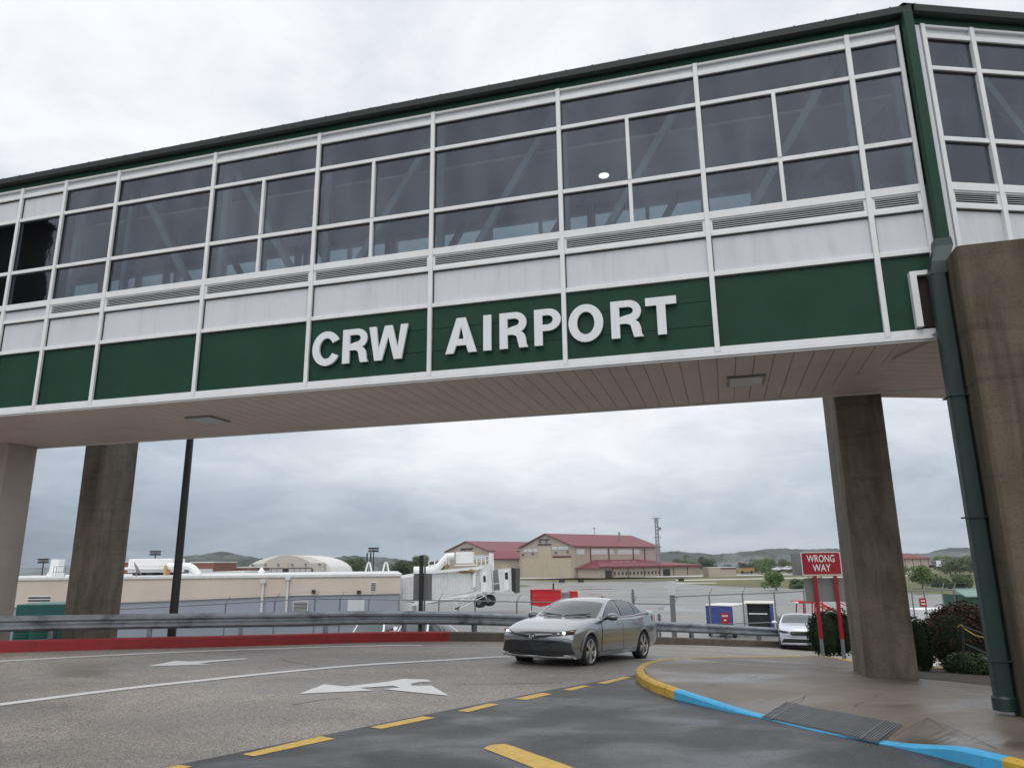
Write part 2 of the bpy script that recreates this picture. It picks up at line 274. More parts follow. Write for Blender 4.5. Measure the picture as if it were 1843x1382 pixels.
# ------------------------------------------------------------------ mesh helpers
class B:
    def __init__(s, T=None): s.v = []; s.f = []; s.mi = []; s.T = T; s.m = 0
    def add(s, vs, fs):
        n = len(s.v); s.v += [(s.T @ Vector(p)) if s.T else Vector(p) for p in vs]
        for f in fs: s.f.append([i+n for i in f]); s.mi.append(s.m)
        return s
    def box(s, x0, x1, y0, y1, z0, z1, M_=None):
        vs = [Vector((x, y, z)) for z in (z0, z1) for y in (y0, y1) for x in (x0, x1)]
        if M_: vs = [M_ @ p for p in vs]
        return s.add(vs, [(0, 2, 3, 1), (4, 5, 7, 6), (0, 1, 5, 4), (2, 6, 7, 3), (0, 4, 6, 2), (1, 3, 7, 5)])
    def cyl(s, p0, p1, r0, r1=None, n=10, caps=True):
        p0, p1 = Vector(p0), Vector(p1); r1 = r0 if r1 is None else r1
        d = (p1-p0).normalized(); a = d.orthogonal().normalized(); b = d.cross(a)
        vs = []
        for p, r in ((p0, r0), (p1, r1)):
            for i in range(n): t = 2*pi*i/n; vs.append(p+a*(r*cos(t))+b*(r*sin(t)))
        fs = [(i, (i+1) % n, n+(i+1) % n, n+i) for i in range(n)]
        if caps: fs += [tuple(range(n))[::-1], tuple(range(n, 2*n))]
        return s.add(vs, fs)
    def tube(s, pts, r, n=8):
        pts = [Vector(p) for p in pts]; rs = r if isinstance(r, (list, tuple)) else [r]*len(pts)
        vs = []; pa = None
        for i, p in enumerate(pts):
            d = (pts[min(i+1, len(pts)-1)]-pts[max(i-1, 0)]).normalized()
            a = d.orthogonal().normalized() if pa is None else (pa-d*pa.dot(d)).normalized()
            pa = a; b = d.cross(a)
            for k in range(n): t = 2*pi*k/n; vs.append(p+a*(rs[i]*cos(t))+b*(rs[i]*sin(t)))
        fs = []
        for i in range(len(pts)-1):
            for k in range(n): fs.append((i*n+k, i*n+(k+1) % n, (i+1)*n+(k+1) % n, (i+1)*n+k))
        fs += [tuple(range(n))[::-1], tuple(range((len(pts)-1)*n, len(pts)*n))]
        return s.add(vs, fs)
    def bar(s, p0, p1, w_, h_=None):            # square bar
        p0, p1 = Vector(p0), Vector(p1); h_ = h_ or w_
        d = (p1-p0).normalized(); up = Vector((0, 0, 1)) if abs(d.z) < .9 else Vector((0, 1, 0))
        a = d.cross(up).normalized(); b = a.cross(d)
        vs = [p+a*(i*w_/2)+b*(j*h_/2) for p in (p0, p1) for i, j in ((-1, -1), (1, -1), (1, 1), (-1, 1))]
        return s.add(vs, [(0, 3, 2, 1), (4, 5, 6, 7), (0, 1, 5, 4), (1, 2, 6, 5), (2, 3, 7, 6), (3, 0, 4, 7)])
    def ext(s, pts, vec):                       # polygon pushed along vec
        pts = [Vector(p) for p in pts]; v = Vector(vec); n = len(pts)
        return s.add(pts+[p+v for p in pts], [tuple(range(n))[::-1], tuple(range(n, 2*n))]+[(i, (i+1) % n, n+(i+1) % n, n+i) for i in range(n)])
    def grid(s, rows, close=False):
        nr, nc = len(rows), len(rows[0]); vs = [p for r in rows for p in r]; fs = []
        for i in range(nr-1):
            for j in range(nc if close else nc-1):
                k = (j+1) % nc; fs.append((i*nc+j, i*nc+k, (i+1)*nc+k, (i+1)*nc+j))
        return s.add(vs, fs)
    def ball(s, c, rx, ry=None, rz=None, n=10):
        ry = ry or rx; rz = rz or rx; c = Vector(c); rows = []
        for i in range(n+1):
            a = -pi/2+pi*i/n
            rows.append([c+Vector((rx*cos(a)*cos(2*pi*j/(2*n)), ry*cos(a)*sin(2*pi*j/(2*n)), rz*sin(a))) for j in range(2*n)])
        return s.grid(rows, True)
    def build(s, name, material, parent=None, smooth=False, fix=True, bevel=0, kind=None, label=None):
        me = bpy.data.meshes.new(name); me.from_pydata([tuple(p) for p in s.v], [], s.f)
        for m_ in (material if isinstance(material, (list, tuple)) else [material]): me.materials.append(M[m_] if isinstance(m_, str) else m_)
        for i, p in enumerate(me.polygons): p.material_index = s.mi[i]; p.use_smooth = bool(smooth)
        if fix:
            bm = bmesh.new(); bm.from_mesh(me); bmesh.ops.recalc_face_normals(bm, faces=bm.faces); bm.to_mesh(me); bm.free()
        o = bpy.data.objects.new(name, me); COL.objects.link(o)
        if parent: o.parent = parent
        if bevel:
            md = o.modifiers.new('bevel', 'BEVEL'); md.width = bevel; md.segments = 2; md.limit_method = 'ANGLE'
        if smooth and smooth != 'all':
            md = o.modifiers.new('split', 'EDGE_SPLIT'); md.split_angle = radians(smooth if not isinstance(smooth, bool) else 40)
        if kind: o['kind'] = kind
        if label: o['label'] = label
        return o
def thing(name, label, cat, loc=(0, 0, 0), rz=0., group=None):
    o = bpy.data.objects.new(name, None); COL.objects.link(o); o.location = loc; o.rotation_euler = (0, 0, rz); o.empty_display_size = .2
    o['label'] = label; o['category'] = cat
    if group: o['group'] = group
    return o
def tag(o, label, cat, group=None):
    o['label'] = label; o['category'] = cat
    if group: o['group'] = group
    return o
def kids(o): return [c for c in bpy.data.objects if c.parent == o]
def dup(o, loc=None, rz=None, label=None, parent=None):
    c = o.copy(); COL.objects.link(c)
    if parent: c.parent = parent
    if loc is not None: c.location = loc
    if rz is not None: c.rotation_euler = (0, 0, rz)
    if label: c['label'] = label
    for k in kids(o): dup(k, parent=c)
    return c
def text_mesh(s, size, ext, off=0.0, sx=1.0):
    cu = bpy.data.curves.new('t', 'FONT'); cu.body = s; cu.size = size; cu.extrude = ext; cu.offset = off; cu.align_x = 'CENTER'; cu.align_y = 'CENTER'; cu.resolution_u = 3
    o = bpy.data.objects.new('t', cu); COL.objects.link(o); me = bpy.data.meshes.new_from_object(o)
    bpy.data.objects.remove(o); bpy.data.curves.remove(cu)
    b = B(); b.v = [Vector((v.co.x*sx, -v.co.z, v.co.y)) for v in me.vertices]; b.f = [list(p.vertices) for p in me.polygons]; b.mi = [0]*len(b.f)
    bpy.data.meshes.remove(me); return b        # stands upright in x-z, faces -y
def poly_mesh(loops, depth):                    # filled 2D outline (x,z) with holes, y from -depth to 0
    cu = bpy.data.curves.new('p', 'CURVE'); cu.dimensions = '2D'; cu.fill_mode = 'BOTH'; cu.extrude = depth/2
    for lp in loops:
        sp = cu.splines.new('POLY'); sp.points.add(len(lp)-1); sp.use_cyclic_u = True
        for i, (x, y) in enumerate(lp): sp.points[i].co = (x, y, 0, 1)
    o = bpy.data.objects.new('p', cu); COL.objects.link(o); me = bpy.data.meshes.new_from_object(o)
    bpy.data.objects.remove(o); bpy.data.curves.remove(cu)
    b = B(); b.v = [Vector((v.co.x, -v.co.z-depth/2, v.co.y)) for v in me.vertices]; b.f = [list(p.vertices) for p in me.polygons]; b.mi = [0]*len(b.f)
    bpy.data.meshes.remove(me); return b
def sheet(name, pts, material, parent=None, dz=0., zf=None, kind='structure', maxlen=1.0):  # flat polygon laid on a height function, subdivided
    bm = bmesh.new(); vs = [bm.verts.new((p[0], p[1], 0)) for p in pts]; f = bm.faces.new(vs)
    bmesh.ops.triangulate(bm, faces=[f])
    for _ in range(7):
        es = [e for e in bm.edges if e.calc_length() > maxlen]
        if not es: break
        bmesh.ops.subdivide_edges(bm, edges=es, cuts=1)
        bmesh.ops.triangulate(bm, faces=[f for f in bm.faces if len(f.verts) > 3])
    for v in bm.verts: v.co.z = (zf or g)(v.co.x, v.co.y)+dz
    bmesh.ops.recalc_face_normals(bm, faces=bm.faces)
    for f in bm.faces:
        if f.normal.z < 0: f.normal_flip()
    me = bpy.data.meshes.new(name); bm.to_mesh(me); bm.free(); me.materials.append(M[material])
    for p in me.polygons: p.use_smooth = True
    o = bpy.data.objects.new(name, me); COL.objects.link(o)
    if parent: o.parent = parent
    elif kind: o['kind'] = kind
    return o
def crv(pts, n=8):                              # Catmull-Rom through 2D/3D points
    P = [Vector(p) for p in pts]; out = []
    for i in range(len(P)-1):
        a, b, c, d = P[max(i-1, 0)], P[i], P[i+1], P[min(i+2, len(P)-1)]
        for k in range(n):
            t = k/n; out.append(.5*((2*b)+(c-a)*t+(2*a-5*b+4*c-d)*t*t+(3*b-a-3*c+d)*t**3))
    out.append(P[-1]); return out
def offset(path, dlt):                          # shift a 2D path to its left by dlt
    out = []
    for i, p in enumerate(path):
        d = (path[min(i+1, len(path)-1)]-path[max(i-1, 0)]).normalized(); out.append(Vector((p.x-d.y*dlt, p.y+d.x*dlt)))
    return out
def resample(path, step):
    out = [path[0].copy()]; acc = 0
    for a, b in zip(path, path[1:]):
        L = (b-a).length; t = step-acc
        while t <= L: out.append(a.lerp(b, t/L)); t += step
        acc = (acc+L) % step
    return out


# ================================================================== GROUND
azf = lambda x, y: az(y)
o = B().add([(-4000, -300, az(-300)-.06), (4000, -300, az(-300)-.06), (4000, 6000, az(6000)-.06), (-4000, 6000, az(6000)-.06)], [(0, 1, 2, 3)]).build('ground', 'grass', kind='structure', fix=False)
KERB = crv([(-34, 8.6), (-22, 14.2), (-12.4, 18.45), (-7.6, 20.1), (-1.9, 22.4), (2.2, 25.2), (6.0, 29.2), (10.0, 32.4), (16, 37), (26, 45)], 8)
KERB = [Vector((p.x, p.y)) for p in KERB]
road_poly = [(p.x, p.y) for p in KERB]+[(40, 45), (40, -14), (-34, -14)]
road = sheet('road', road_poly, 'road', maxlen=2.0)
BND = [G(-300, 1520), G(290, 1382), G(870, 1265), G(1140, 1215)]
asph_poly = [(-9, 5.2), (BND[1].x, BND[1].y), (BND[2].x, BND[2].y), (BND[3].x, BND[3].y), (3.6, 14.8), (4.2, 11), (7, 8), (14, 6), (14, -10), (-9, -10)]
asph = sheet('asphalt_lane', asph_poly, 'asph', dz=.004, maxlen=1.5)
apron_pts = [AP(*q) for q in ((-700, 1160), (0, 1160), (2500, 1160), (2600, 1085), (1760, 1072), (1480, 1061), (1300, 1055), (1216, 1049), (1216, 1045.5), (1000, 1047), (935, 1043.5), (600, 1044), (-700, 1050))]
srv = [(-40, 20), (-14, 24), (2, 31), (9, 39), (10, 47), (4, 52), (-6, 60), (-22, 66), (-45, 66)]
sheet('service_road', srv, 'asph', zf=azf, dz=.03, maxlen=6)
apron = sheet('apron', [(p.x, p.y) for p in apron_pts], 'apron', zf=azf, maxlen=60)
def strip(name, q, m='taxi', dz=-.02): return sheet(name, [(lambda p: (p.x, p.y))(AP(*k)) for k in q], m, zf=azf, dz=dz, maxlen=80)
strip('taxiway', [(880, 1041.2), (1040, 1041), (1260, 1037.3), (1640, 1029.5), (1640, 1027.5), (1260, 1035.3), (1040, 1039), (880, 1039.2)])
strip('taxiway', [(1216, 1044.8), (1400, 1041.2), (1640, 1036), (1640, 1034.5), (1400, 1039.5), (1216, 1043)])
strip('taxiway', [(1216, 1049.6), (1290, 1049), (1290, 1047.8), (1216, 1047.8)])
strip('grass_strip', [(985, 1046.5), (1090, 1046.2), (1216, 1044.5), (1216, 1041), (1100, 1042.4), (1020, 1044.2)], 'grass', .03)
strip('grass_strip', [(920, 1056.3), (945, 1056), (958, 1054.2), (945, 1052.6), (920, 1052.6)], 'grass', .03)
# shoulder and embankment from the kerb down to the airfield
k1 = offset(KERB, .30); k2 = offset(KERB, 1.5); k3 = offset(KERB, 6.5)
rows = [[(p.x, p.y, g(p.x, p.y)+.02) for p in KERB], [(p.x, p.y, g(p.x, p.y)+.05) for p in k1], [(p.x, p.y, g(p.x, p.y)-.15) for p in k2], [(p.x, p.y, min(az(p.y)-.1, g(p.x, p.y)-.5)) for p in k3]]
B().grid(rows).build('embankment', 'soil', kind='structure', smooth='all')
# ---- barrier kerb: red to the left of the car, bare concrete beyond
def kerb_run(path, wdt, hf, name, material, parent=None, side=1, kind=None, bev=.02):
    inn = offset(path, side*wdt)
    b = B(); rows = []
    for i, (p, q) in enumerate(zip(path, inn)):
        h = hf(i) if callable(hf) else hf; z = g(p.x, p.y)
        c = min(.025, h*.4)
        a = p.lerp(q, min(.4, c*1.2/wdt)); bq = p.lerp(q, 1-min(.4, c/wdt))
        rows.append([(p.x, p.y, z-.05), (p.x, p.y, z+h-c), (a.x, a.y, z+h), (bq.x, bq.y, z+h), (q.x, q.y, z+h-c), (q.x, q.y, z-.05)])
    b.grid(rows); n = len(rows)*6
    b.f.append([0, 1, 2, 3, 4, 5]); b.f.append([n-6+i for i in range(6)]); b.mi += [0, 0]
    return b.build(name, material, parent, kind=kind, smooth=35)
ksplit = min(range(len(KERB)), key=lambda i: abs(KERB[i].x+.077*KERB[i].y))
kerb_run(KERB[:ksplit+1], .28, .26, 'kerb', 'red', kind='structure')
kerb_run(KERB[ksplit:], .28, .26, 'kerb', 'kerbc', kind='structure')
# ---- road paint (children of the road)
def paint(name, pxs, m, parent, dz=.008, conv=True):
    pts = [G(*q) if conv else Vector(q) for q in pxs]
    return sheet(name, [(p.x, p.y) for p in pts], m, parent, dz=dz, maxlen=.7)
def line(name, path, wd, m, parent, dz=.008):
    a = offset(path, wd/2); b_ = offset(path, -wd/2)
    b = B().grid([[(p.x, p.y, g(p.x, p.y)+dz) for p in a], [(p.x, p.y, g(p.x, p.y)+dz) for p in b_]])
    return b.build(name, m, parent, fix=False)
edge = crv([(p.x, p.y) for p in [G(-60, 1194), G(0, 1190), (G(300, 1174.5)), G(560, 1165), G(760, 1161.5)]], 8)
edge = [Vector((p.x, p.y)) for p in edge]
line('edge_line', edge, .20, 'wline', road)
lane = [Vector((p.x, p.y)) for p in crv([(lambda p: (p.x, p.y))(G(*q)) for q in ((-60, 1276), (0, 1268), (300, 1231), (600, 1201), (800, 1188), (920, 1182), (1080, 1187.5), (1180, 1186.5), (1242, 1185.8))], 8)]
line('lane_line', lane[:41], .23, 'wline', road)
l2 = [Vector((p.x, p.y)) for p in [G(1150, 1187), G(1215, 1186.4), G(1246, 1186)]]
line('lane_line', l2, .18, 'wline', road)
Z8 = lambda x, y: (x*.597, 1140+y*.597)
paint('lane_arrow', [Z8(*q) for q in ((442, 99), (530, 82), (572, 85), (735, 75), (750, 77), (640, 86), (600, 90), (638, 93))], 'wline', road)
paint('lane_arrow', [Z8(*q) for q in ((902, 182), (978, 153), (1040, 160), (1165, 146), (1215, 137), (1285, 139), (1303, 145), (1262, 147), (1238, 152), (1242, 158), (1300, 157), (1353, 188), (1155, 168), (1205, 163), (1185, 158), (1085, 164), (1125, 172))], 'wline', road)
paint('lane_arrow', [(1294, 1185.3), (1318, 1181.8), (1335, 1183), (1372, 1183.2), (1376, 1184.4), (1335, 1185.2), (1310, 1186.6)], 'wline', road)
for q in (((730, 365), (965, 310), (1010, 318), (765, 371)), ((1115, 283), (1275, 250), (1312, 255), (1150, 288)), ((1378, 234), (1475, 211), (1505, 214), (1412, 237)), ((1550, 197), (1635, 179), (1665, 183), (1585, 201)),
          ((1695, 170), (1755, 157), (1778, 159), (1722, 172)), ((1798, 150), (1880, 131), (1905, 132), (1828, 152)), ((400, 425), (540, 397), (580, 402), (440, 432))):
    paint('lane_dash', [Z8(*k) for k in q], 'yline', asph)
paint('parking_line', [Z8(*k) for k in ((1458, 347), (1478, 337), (1520, 333), (1545, 340), (2010, 505), (1900, 520))], 'yline', asph)
# ---- traffic island: pavement, kerb that dips to a ramp, grating
kf = [G(*q) for q in ((1475, 1189), (1400, 1190.5), (1300, 1193), (1200, 1198), (1160, 1206), (1145, 1217), (1150, 1229), (1172, 1243), (1213, 1257.5), (1293, 1277), (1366, 1292), (1463, 1315), (1563, 1335), (1664, 1357), (1745, 1378), (1850, 1405), (2100, 1480))]
kp0 = [Vector((p.x, p.y)) for p in kf]
lead = [Vector((26, 36)), Vector((19, 29)), Vector((13.2, 22.6)), Vector((9.6, 18.9))]
NK = 6
kp = [Vector((p.x, p.y)) for p in crv([(p.x, p.y) for p in lead+kp0], NK)]
def kidx(i): return (len(lead)+i)*NK
i8, i10, i12, i14 = kidx(8), kidx(10), kidx(12), kidx(14)
def khf(i):
    def sm(t): t = max(0, min(1, t)); return t*t*(3-2*t)
    if i < i8-3: return .15
    if i < i10+2: return .15-.132*sm((i-i8+3)/(i10+2-i8+3))
    if i < i12: return .018
    return .018+.132*sm((i-i12)/(i14-i12))
iy0 = kidx(2); iend = kidx(14)+4
def kseg(a, b_, m, nm='kerb'): return kerb_run(kp[a:b_+1], .17, lambda i: khf(i+a), nm, m, side=1, kind='structure')
kseg(0, i8, 'yellow'); kseg(i8, iend, 'blue'); kseg(iend, len(kp)-1, 'yellow')
pin = offset(kp, .168); pin2 = offset(kp, 1.25)
def wz(i, p): return g(p.x, p.y)+khf(i)-.003
wrows_a = [(p.x, p.y, wz(i, p)) for i, p in enumerate(pin)]
def walkz(x, y):                                # the pavement sinks to the road along the ramp
    q = Vector((x, y)); i = min(range(len(kp)), key=lambda k: (kp[k]-q).length_squared); d = max(0, (kp[i]-q).length-.168)
    h0_ = khf(i)-.003
    return g(x, y)+h0_+(.147-h0_)*min(1, d/1.08)
inner = [(pin[i].x, pin[i].y) for i in range(iy0-14, len(kp))]+[(16, 3), (16, 12), (9.3, 13.0), (7.6, 14.75)]
walk2 = sheet('sidewalk', inner, 'walk', zf=walkz, maxlen=.45)
def WG(px, py): return G(px, py, .147)
Z7 = lambda x, y: (1100+x*.4031, 1160+y*.4031)
def joint(*q):
    P = [WG(*Z7(*k)) for k in q]; line('joint', [Vector((p.x, p.y)) for p in P], .012, 'mulch', walk2, dz=.1495)
joint((868, 230), (790, 263), (720, 292)); joint((1312, 172), (1200, 222), (1085, 272)); joint((1412, 325), (1330, 370), (1262, 412)); joint((1412, 325), (1560, 390), (1720, 462)); joint((1312, 172), (1400, 130)); joint((850, 105), (640, 145), (420, 182)); joint((1720, 200), (1560, 190), (1312, 172))
# grating in the ramp
gp = [Z7(*k) for k in ((668, 318), (780, 278), (1305, 380), (1190, 432))]
gq = [G(*k, .035) for k in gp]
def gl(u, v):
    a = gq[0].lerp(gq[3], u); b_ = gq[1].lerp(gq[2], u); return a.lerp(b_, v)
grt = thing('ramp_mat', 'dark grey ribbed warning mat set into the kerb ramp', 'warning mat', gl(.5, .5)*1.0)
Tg = Matrix.Translation(-gl(.5, .5))
def gz(p, dz):
    return Vector((p.x, p.y, 0))+Vector((0, 0, dz))
zA, zB = .0215, .118
def gpt(u, v, dz=0): p = gl(u, v); return Vector((p.x, p.y, walkz(p.x, p.y)+dz))
B(Tg).grid([[gpt(i/20, j/6, .008) for i in range(21)] for j in range(7)]).build('plate', 'grate', grt, fix=False)
for i in range(1, 48):
    if i in (5, 42): continue
    B(Tg).bar(gpt(i/48, .05, .012), gpt(i/48, .97, .012), .022, .014).build('rib', 'grate', grt)
for u in (.105, .875): B(Tg).bar(gpt(u, 0, .013), gpt(u, 1, .013), .03, .016).build('joint_bar', 'grate', grt)

# ================================================================== SKYBRIDGE
bridge = thing('skybridge', 'enclosed pedestrian bridge with green and white panels and tinted windows over the road', 'bridge', MB_.translation, -PHI)
SA = [-22.4, -19.9, -17.7, -16.42, -15.15, -13.876, -12.393, -9.878, -7.378, -4.878, -2.378, .122, 2.622, 3.40]
ZR = [(5.33, 5.42), (6.63, 6.71), (7.35, 7.42), (7.655, 7.79), (8.525, 8.605), (9.825, 9.90), (10.43, 10.52), (10.64, 10.685)]
def bay(T, s0, s1, half, dark, vent, seams, parent, lastpost=False):
    fr = B(T)
    mw = .040
    fr.box(s0-mw, s0+mw, -.05, .09, 5.33, 10.685)
    if lastpost: fr.box(s1-mw*.8, s1+mw*.8, -.05, .09, 5.33, 10.685)
    a, b = s0+mw, s1-(mw*.8 if lastpost else mw)
    for i, (z0, z1) in enumerate(ZR): fr.box(a, b, -.032 if i != 3 else -.04, .08, z0, z1)
    mid = (s0+s1)/2
    if half:
        for z0, z1 in ((7.79, 8.525), (8.605, 9.825)): fr.box(mid-.032, mid+.032, -.042, .075, z0, z1)
    f = fr.build('window_frame', 'alu', parent, bevel=.006)
    kb = B(T)  # black strips draw the shadow lines by the rails along with the seals
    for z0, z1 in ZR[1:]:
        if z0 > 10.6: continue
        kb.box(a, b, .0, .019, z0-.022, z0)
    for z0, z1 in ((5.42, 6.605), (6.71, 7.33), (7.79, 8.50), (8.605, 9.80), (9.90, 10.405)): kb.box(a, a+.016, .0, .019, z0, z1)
    kb.build('gasket_shadow', 'black', f)
    def pane(x0, x1, z0, z1, m='win', nm='pane'):
        return B(T).box(x0+.002, x1-.002, .02, .032, z0+.002, z1-.002).build(nm, m, f)
    pane(a, b, 5.42, 6.63, 'green', 'green_panel') if not seams else None
    if seams:
        gb = B(T); zz = [5.42, 5.795, 6.215, 6.63]
        for i in range(3): gb.box(a, b, .010, .030, zz[i]+(.010 if i else 0), zz[i+1])
        gb.box(a, b, .024, .04, 5.42, 6.63); gb.build('green_panel', 'green', f)
    pane(a, b, 6.71, 7.35, 'panel', 'white_panel'); pane(a, b, 10.52, 10.64, 'panel', 'white_panel')
    if vent:
        vb = B(T); n = 5
        vb.box(a, b, .055, .06, 7.42, 7.655)
        vf = B(T)
        for (x0, x1, z0, z1) in ((a, b, 7.42, 7.45), (a, b, 7.63, 7.655), (a, a+.04, 7.45, 7.63), (b-.04, b, 7.45, 7.63)): vf.box(x0, x1, -.02, .05, z0, z1)
        for i in range(n):
            z = 7.45+.18*(i+.5)/n; 
            vf.add([(a+.04, -.012, z-.016), (b-.04, -.012, z-.016), (b-.04, .012, z+.0), (a+.04, .012, z+.0), (a+.04, -.012, z-.011), (b-.04, -.012, z-.011), (b-.04, .012, z+.005), (a+.04, .012, z+.005)],
                   [(0, 1, 2, 3), (7, 6, 5, 4), (0, 4, 5, 1), (2, 6, 7, 3), (1, 5, 6, 2), (3, 7, 4, 0)])
        lv = vf.build('louvre_vent', 'alu', f); vb.build('vent_back', 'black', f)
    else: pane(a, b, 7.42, 7.655, 'panel', 'white_panel')
    for z0, z1 in ((7.79, 8.525), (8.605, 9.825)):
        if half: pane(a, mid-.032, z0, z1); pane(mid+.032, b, z0, z1)
        else: pane(a, b, z0, z1)
    pane(a, b, 9.90, 10.43, *(('panel', 'white_panel') if dark else ('win', 'pane')))
    return f
halves = {-9.878+2.5: 1}
for i in range(len(SA)-1):
    s0, s1 = SA[i], SA[i+1]
    nm = 'abc'
    half = i in (8, 11, 12-1, 7) or i in (8,)
    # bays with a centre mullion: c-d.. pattern read from the photograph
    half = round(s0, 2) in (-9.88, -7.38, -2.38, .12)
    dark = s0 < -13.9
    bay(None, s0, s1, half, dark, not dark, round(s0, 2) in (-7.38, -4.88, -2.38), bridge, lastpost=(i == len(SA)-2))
# brown panel added behind the leftmost windows to imitate a dark reflection
o_ = B().box(-22.4, -13.95, .35, .5, 7.42, 9.86).build('reflection_panel', 'brown', bridge)
T2 = Matrix.Translation((3.62, 0, 0)) @ Matrix.Rotation(radians(22.5), 4, 'Z')
UB = [.18, 1.06, 2.7, 4.9, 7.1]
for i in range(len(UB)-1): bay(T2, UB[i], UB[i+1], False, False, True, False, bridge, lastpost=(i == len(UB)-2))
B(T2).box(.01, .12, -.03, .06, 5.4, 10.66).build('corner_panel', 'panel', bridge)
# far side
for s0, s1 in zip(SA, SA[1:]):
    fb = B(); a, b = s0+.05, s1-.05
    fb.box(s0-.05, s0+.05, 3.60, 3.76, 5.33, 10.685)
    for z0, z1 in ((7.65, 7.79), (9.93, 10.0)): fb.box(a, b, 3.62, 3.74, z0, z1)
    mid = (s0+s1)/2
    if s1-s0 > 2: fb.box(mid-.04, mid+.04, 3.62, 3.73, 7.79, 9.93)
    f = fb.build('rear_window_frame', 'alu', bridge)
    B().box(a, b, 3.66, 3.70, 10.0, 10.68).build('rear_panel', 'panel', f); B().box(a, b, 3.66, 3.70, 5.33, 7.65).build('rear_panel', 'panel', f)
    if s1-s0 > 2:
        B().box(a, mid-.042, 3.66, 3.67, 7.80, 9.92).build('pane', 'win', f); B().box(mid+.042, b, 3.66, 3.67, 7.80, 9.92).build('pane', 'win', f)
    else: B().box(a, b, 3.66, 3.67, 7.80, 9.92).build('pane', 'win', f)
# second span behind facade two: plain rear wall, floor and roof
def tw(u, t, z): return T2 @ Vector((u, t, z))
B(T2).box(-1.2, 7.1, 3.6, 3.75, 5.33, 10.68).build('rear_wall', 'panel', bridge)
# floor, inner sill wall, ceiling
B().ext([(-22.4, .12, 5.45), (3.55, .12, 5.45), (4.0, 3.58, 5.45), (-22.4, 3.58, 5.45)], (0, 0, .9)).build('floor', 'dark', bridge)
B().box(-22.4, 3.4, .12, .2, 6.4, 7.72).build('inner_sill', 'dark', bridge)
B().ext([(-22.4, .75, 9.87), (3.4, .75, 9.87), (3.4, 3.1, 9.87), (-22.4, 3.1, 9.87)], (0, 0, .06)).build('ceiling', 'soffit', bridge)
B().ext([(-22.4, .12, 10.70), (3.5, .12, 10.70), (4.5, 3.55, 10.70), (-22.4, 3.55, 10.70)], (0, 0, .05)).build('roof_deck', 'dark', bridge)
B(T2).box(.1, 7.1, .12, 3.58, 5.45, 6.3).build('floor', 'dark', bridge); B(T2).box(.1, 7.1, .8, 3.58, 9.87, 9.92).build('ceiling', 'dark', bridge); B(T2).box(.1, 7.1, .12, 3.55, 10.70, 10.75).build('roof_deck', 'dark', bridge)
# trusses: posts and diagonals on both sides
for t in (.45, 3.3):
    tb = B()
    for s in SA[5:]: tb.bar((s, t, 6.4), (s, t, 10.65), .13)
    tb.build('truss_post', 'brace', bridge)
    for s0, s1 in zip(SA[6:-1], SA[7:]):
        up = s0 > -7.4-.01
        if s1-s0 < 2: continue
        B().bar((s0+.1, t, 6.9) if up else (s0+.1, t, 10.6), (s1-.1, t, 10.6) if up else (s1-.1, t, 6.9), .13).build('truss_brace', 'brace', bridge)
B(T2).bar((1.2, .45, 10.6), (3.4, .45, 6.9), .13).build('truss_brace', 'brace', bridge)
for (s, t) in ((-1.83, 1.8), (1.45, 1.8), (-8.6, 1.8), (-12.75, 1.8), (-5.1, 1.8)):
    lb = B().cyl((s, t, 9.80), (s, t, 9.872), .14, .14, 16); lb.build('ceiling_lamp', 'offwhite', bridge)
    B().cyl((s, t, 9.785), (s, t, 9.802), .10, .10, 16).build('lamp_lens', 'lamp' if -3 < s < 0 else 'canvas', bridge)
# soffit boards with a shadow gap between them
sb = B(); s = -22.4
while s < 2.9:
    e = min(s+.30, 2.9); sb.box(s+.006, e-.006, .0, 3.76, 5.28, 5.31); s += .30
# mitred boards turning with the second span
for k in range(14):
    v0, v1 = .05+k*.29, .05+(k+1)*.29-.012
    def edge_pt(v, u): return T2 @ Vector((u, v, 0))
    sb.box(-.2-.414*v0*0, 7.1, v0, v1, 5.279, 5.308, T2)
sb.box(-22.4, 3.6, .02, 3.74, 5.315, 5.33); sb.box(-.4, 7.1, .05, 3.74, 5.314, 5.329, T2)
sb.build('soffit', 'soffit', bridge)
lip = B(); lip.box(-22.4, 3.5, -.05, .0, 5.265, 5.325); lip.box(-22.4, 3.5, -.02, .0, 5.235, 5.262); lip.box(-22.4, 4.4, 3.76, 3.80, 5.25, 5.34); lip.build('sill_trim', 'alu', bridge)
for (s0, t0) in ((.26, 1.5), (-11.3, 1.46)):
    lf = B().box(s0, s0+.67, t0, t0+.72, 5.245, 5.278).build('soffit_light', 'signgrey', bridge, bevel=.01)
    B().box(s0+.05, s0+.62, t0+.05, t0+.67, 5.238, 5.2445).build('diffuser', 'panel', lf)
# eaves
EV = 26.02
gt = B().ext([(-22.4, -.03, 10.69), (-22.4, -.03, 10.97), (-22.4, .10, 10.97), (-22.4, .10, 10.69)], (EV, 0, 0)); gt.build('fascia', 'green', bridge)
prof = [(-.12, 10.80), (-.16, 10.83), (-.17, 10.945), (-.15, 10.955), (-.032, 10.955), (-.032, 10.80)]
gb = B(); gb.ext([(-22.4, y, z) for y, z in prof], (EV, 0, 0)); gb.build('gutter', 'gutter', bridge)
gb = B(); gb.ext([T2 @ Vector((-.02, y, z)) for y, z in prof], T2.to_3x3() @ Vector((7.2, 0, 0))); gb.build('gutter', 'gutter', bridge)
gt = B(); gt.box(.0, 7.1, -.03, .1, 10.69, 10.97, T2); gt.build('fascia', 'green', bridge)
rf = B()
rf.grid([[(s, -.15, 10.965), (s, 1.9, 11.45), (s, 4.1, 10.965)] for s in (-22.4, 3.7)])
rf.grid([[T2 @ Vector((u, t, z)) for t, z in ((-.15, 10.966), (1.9, 11.451), (4.1, 10.966))] for u in (-.2, 7.1)])
s = -22.2
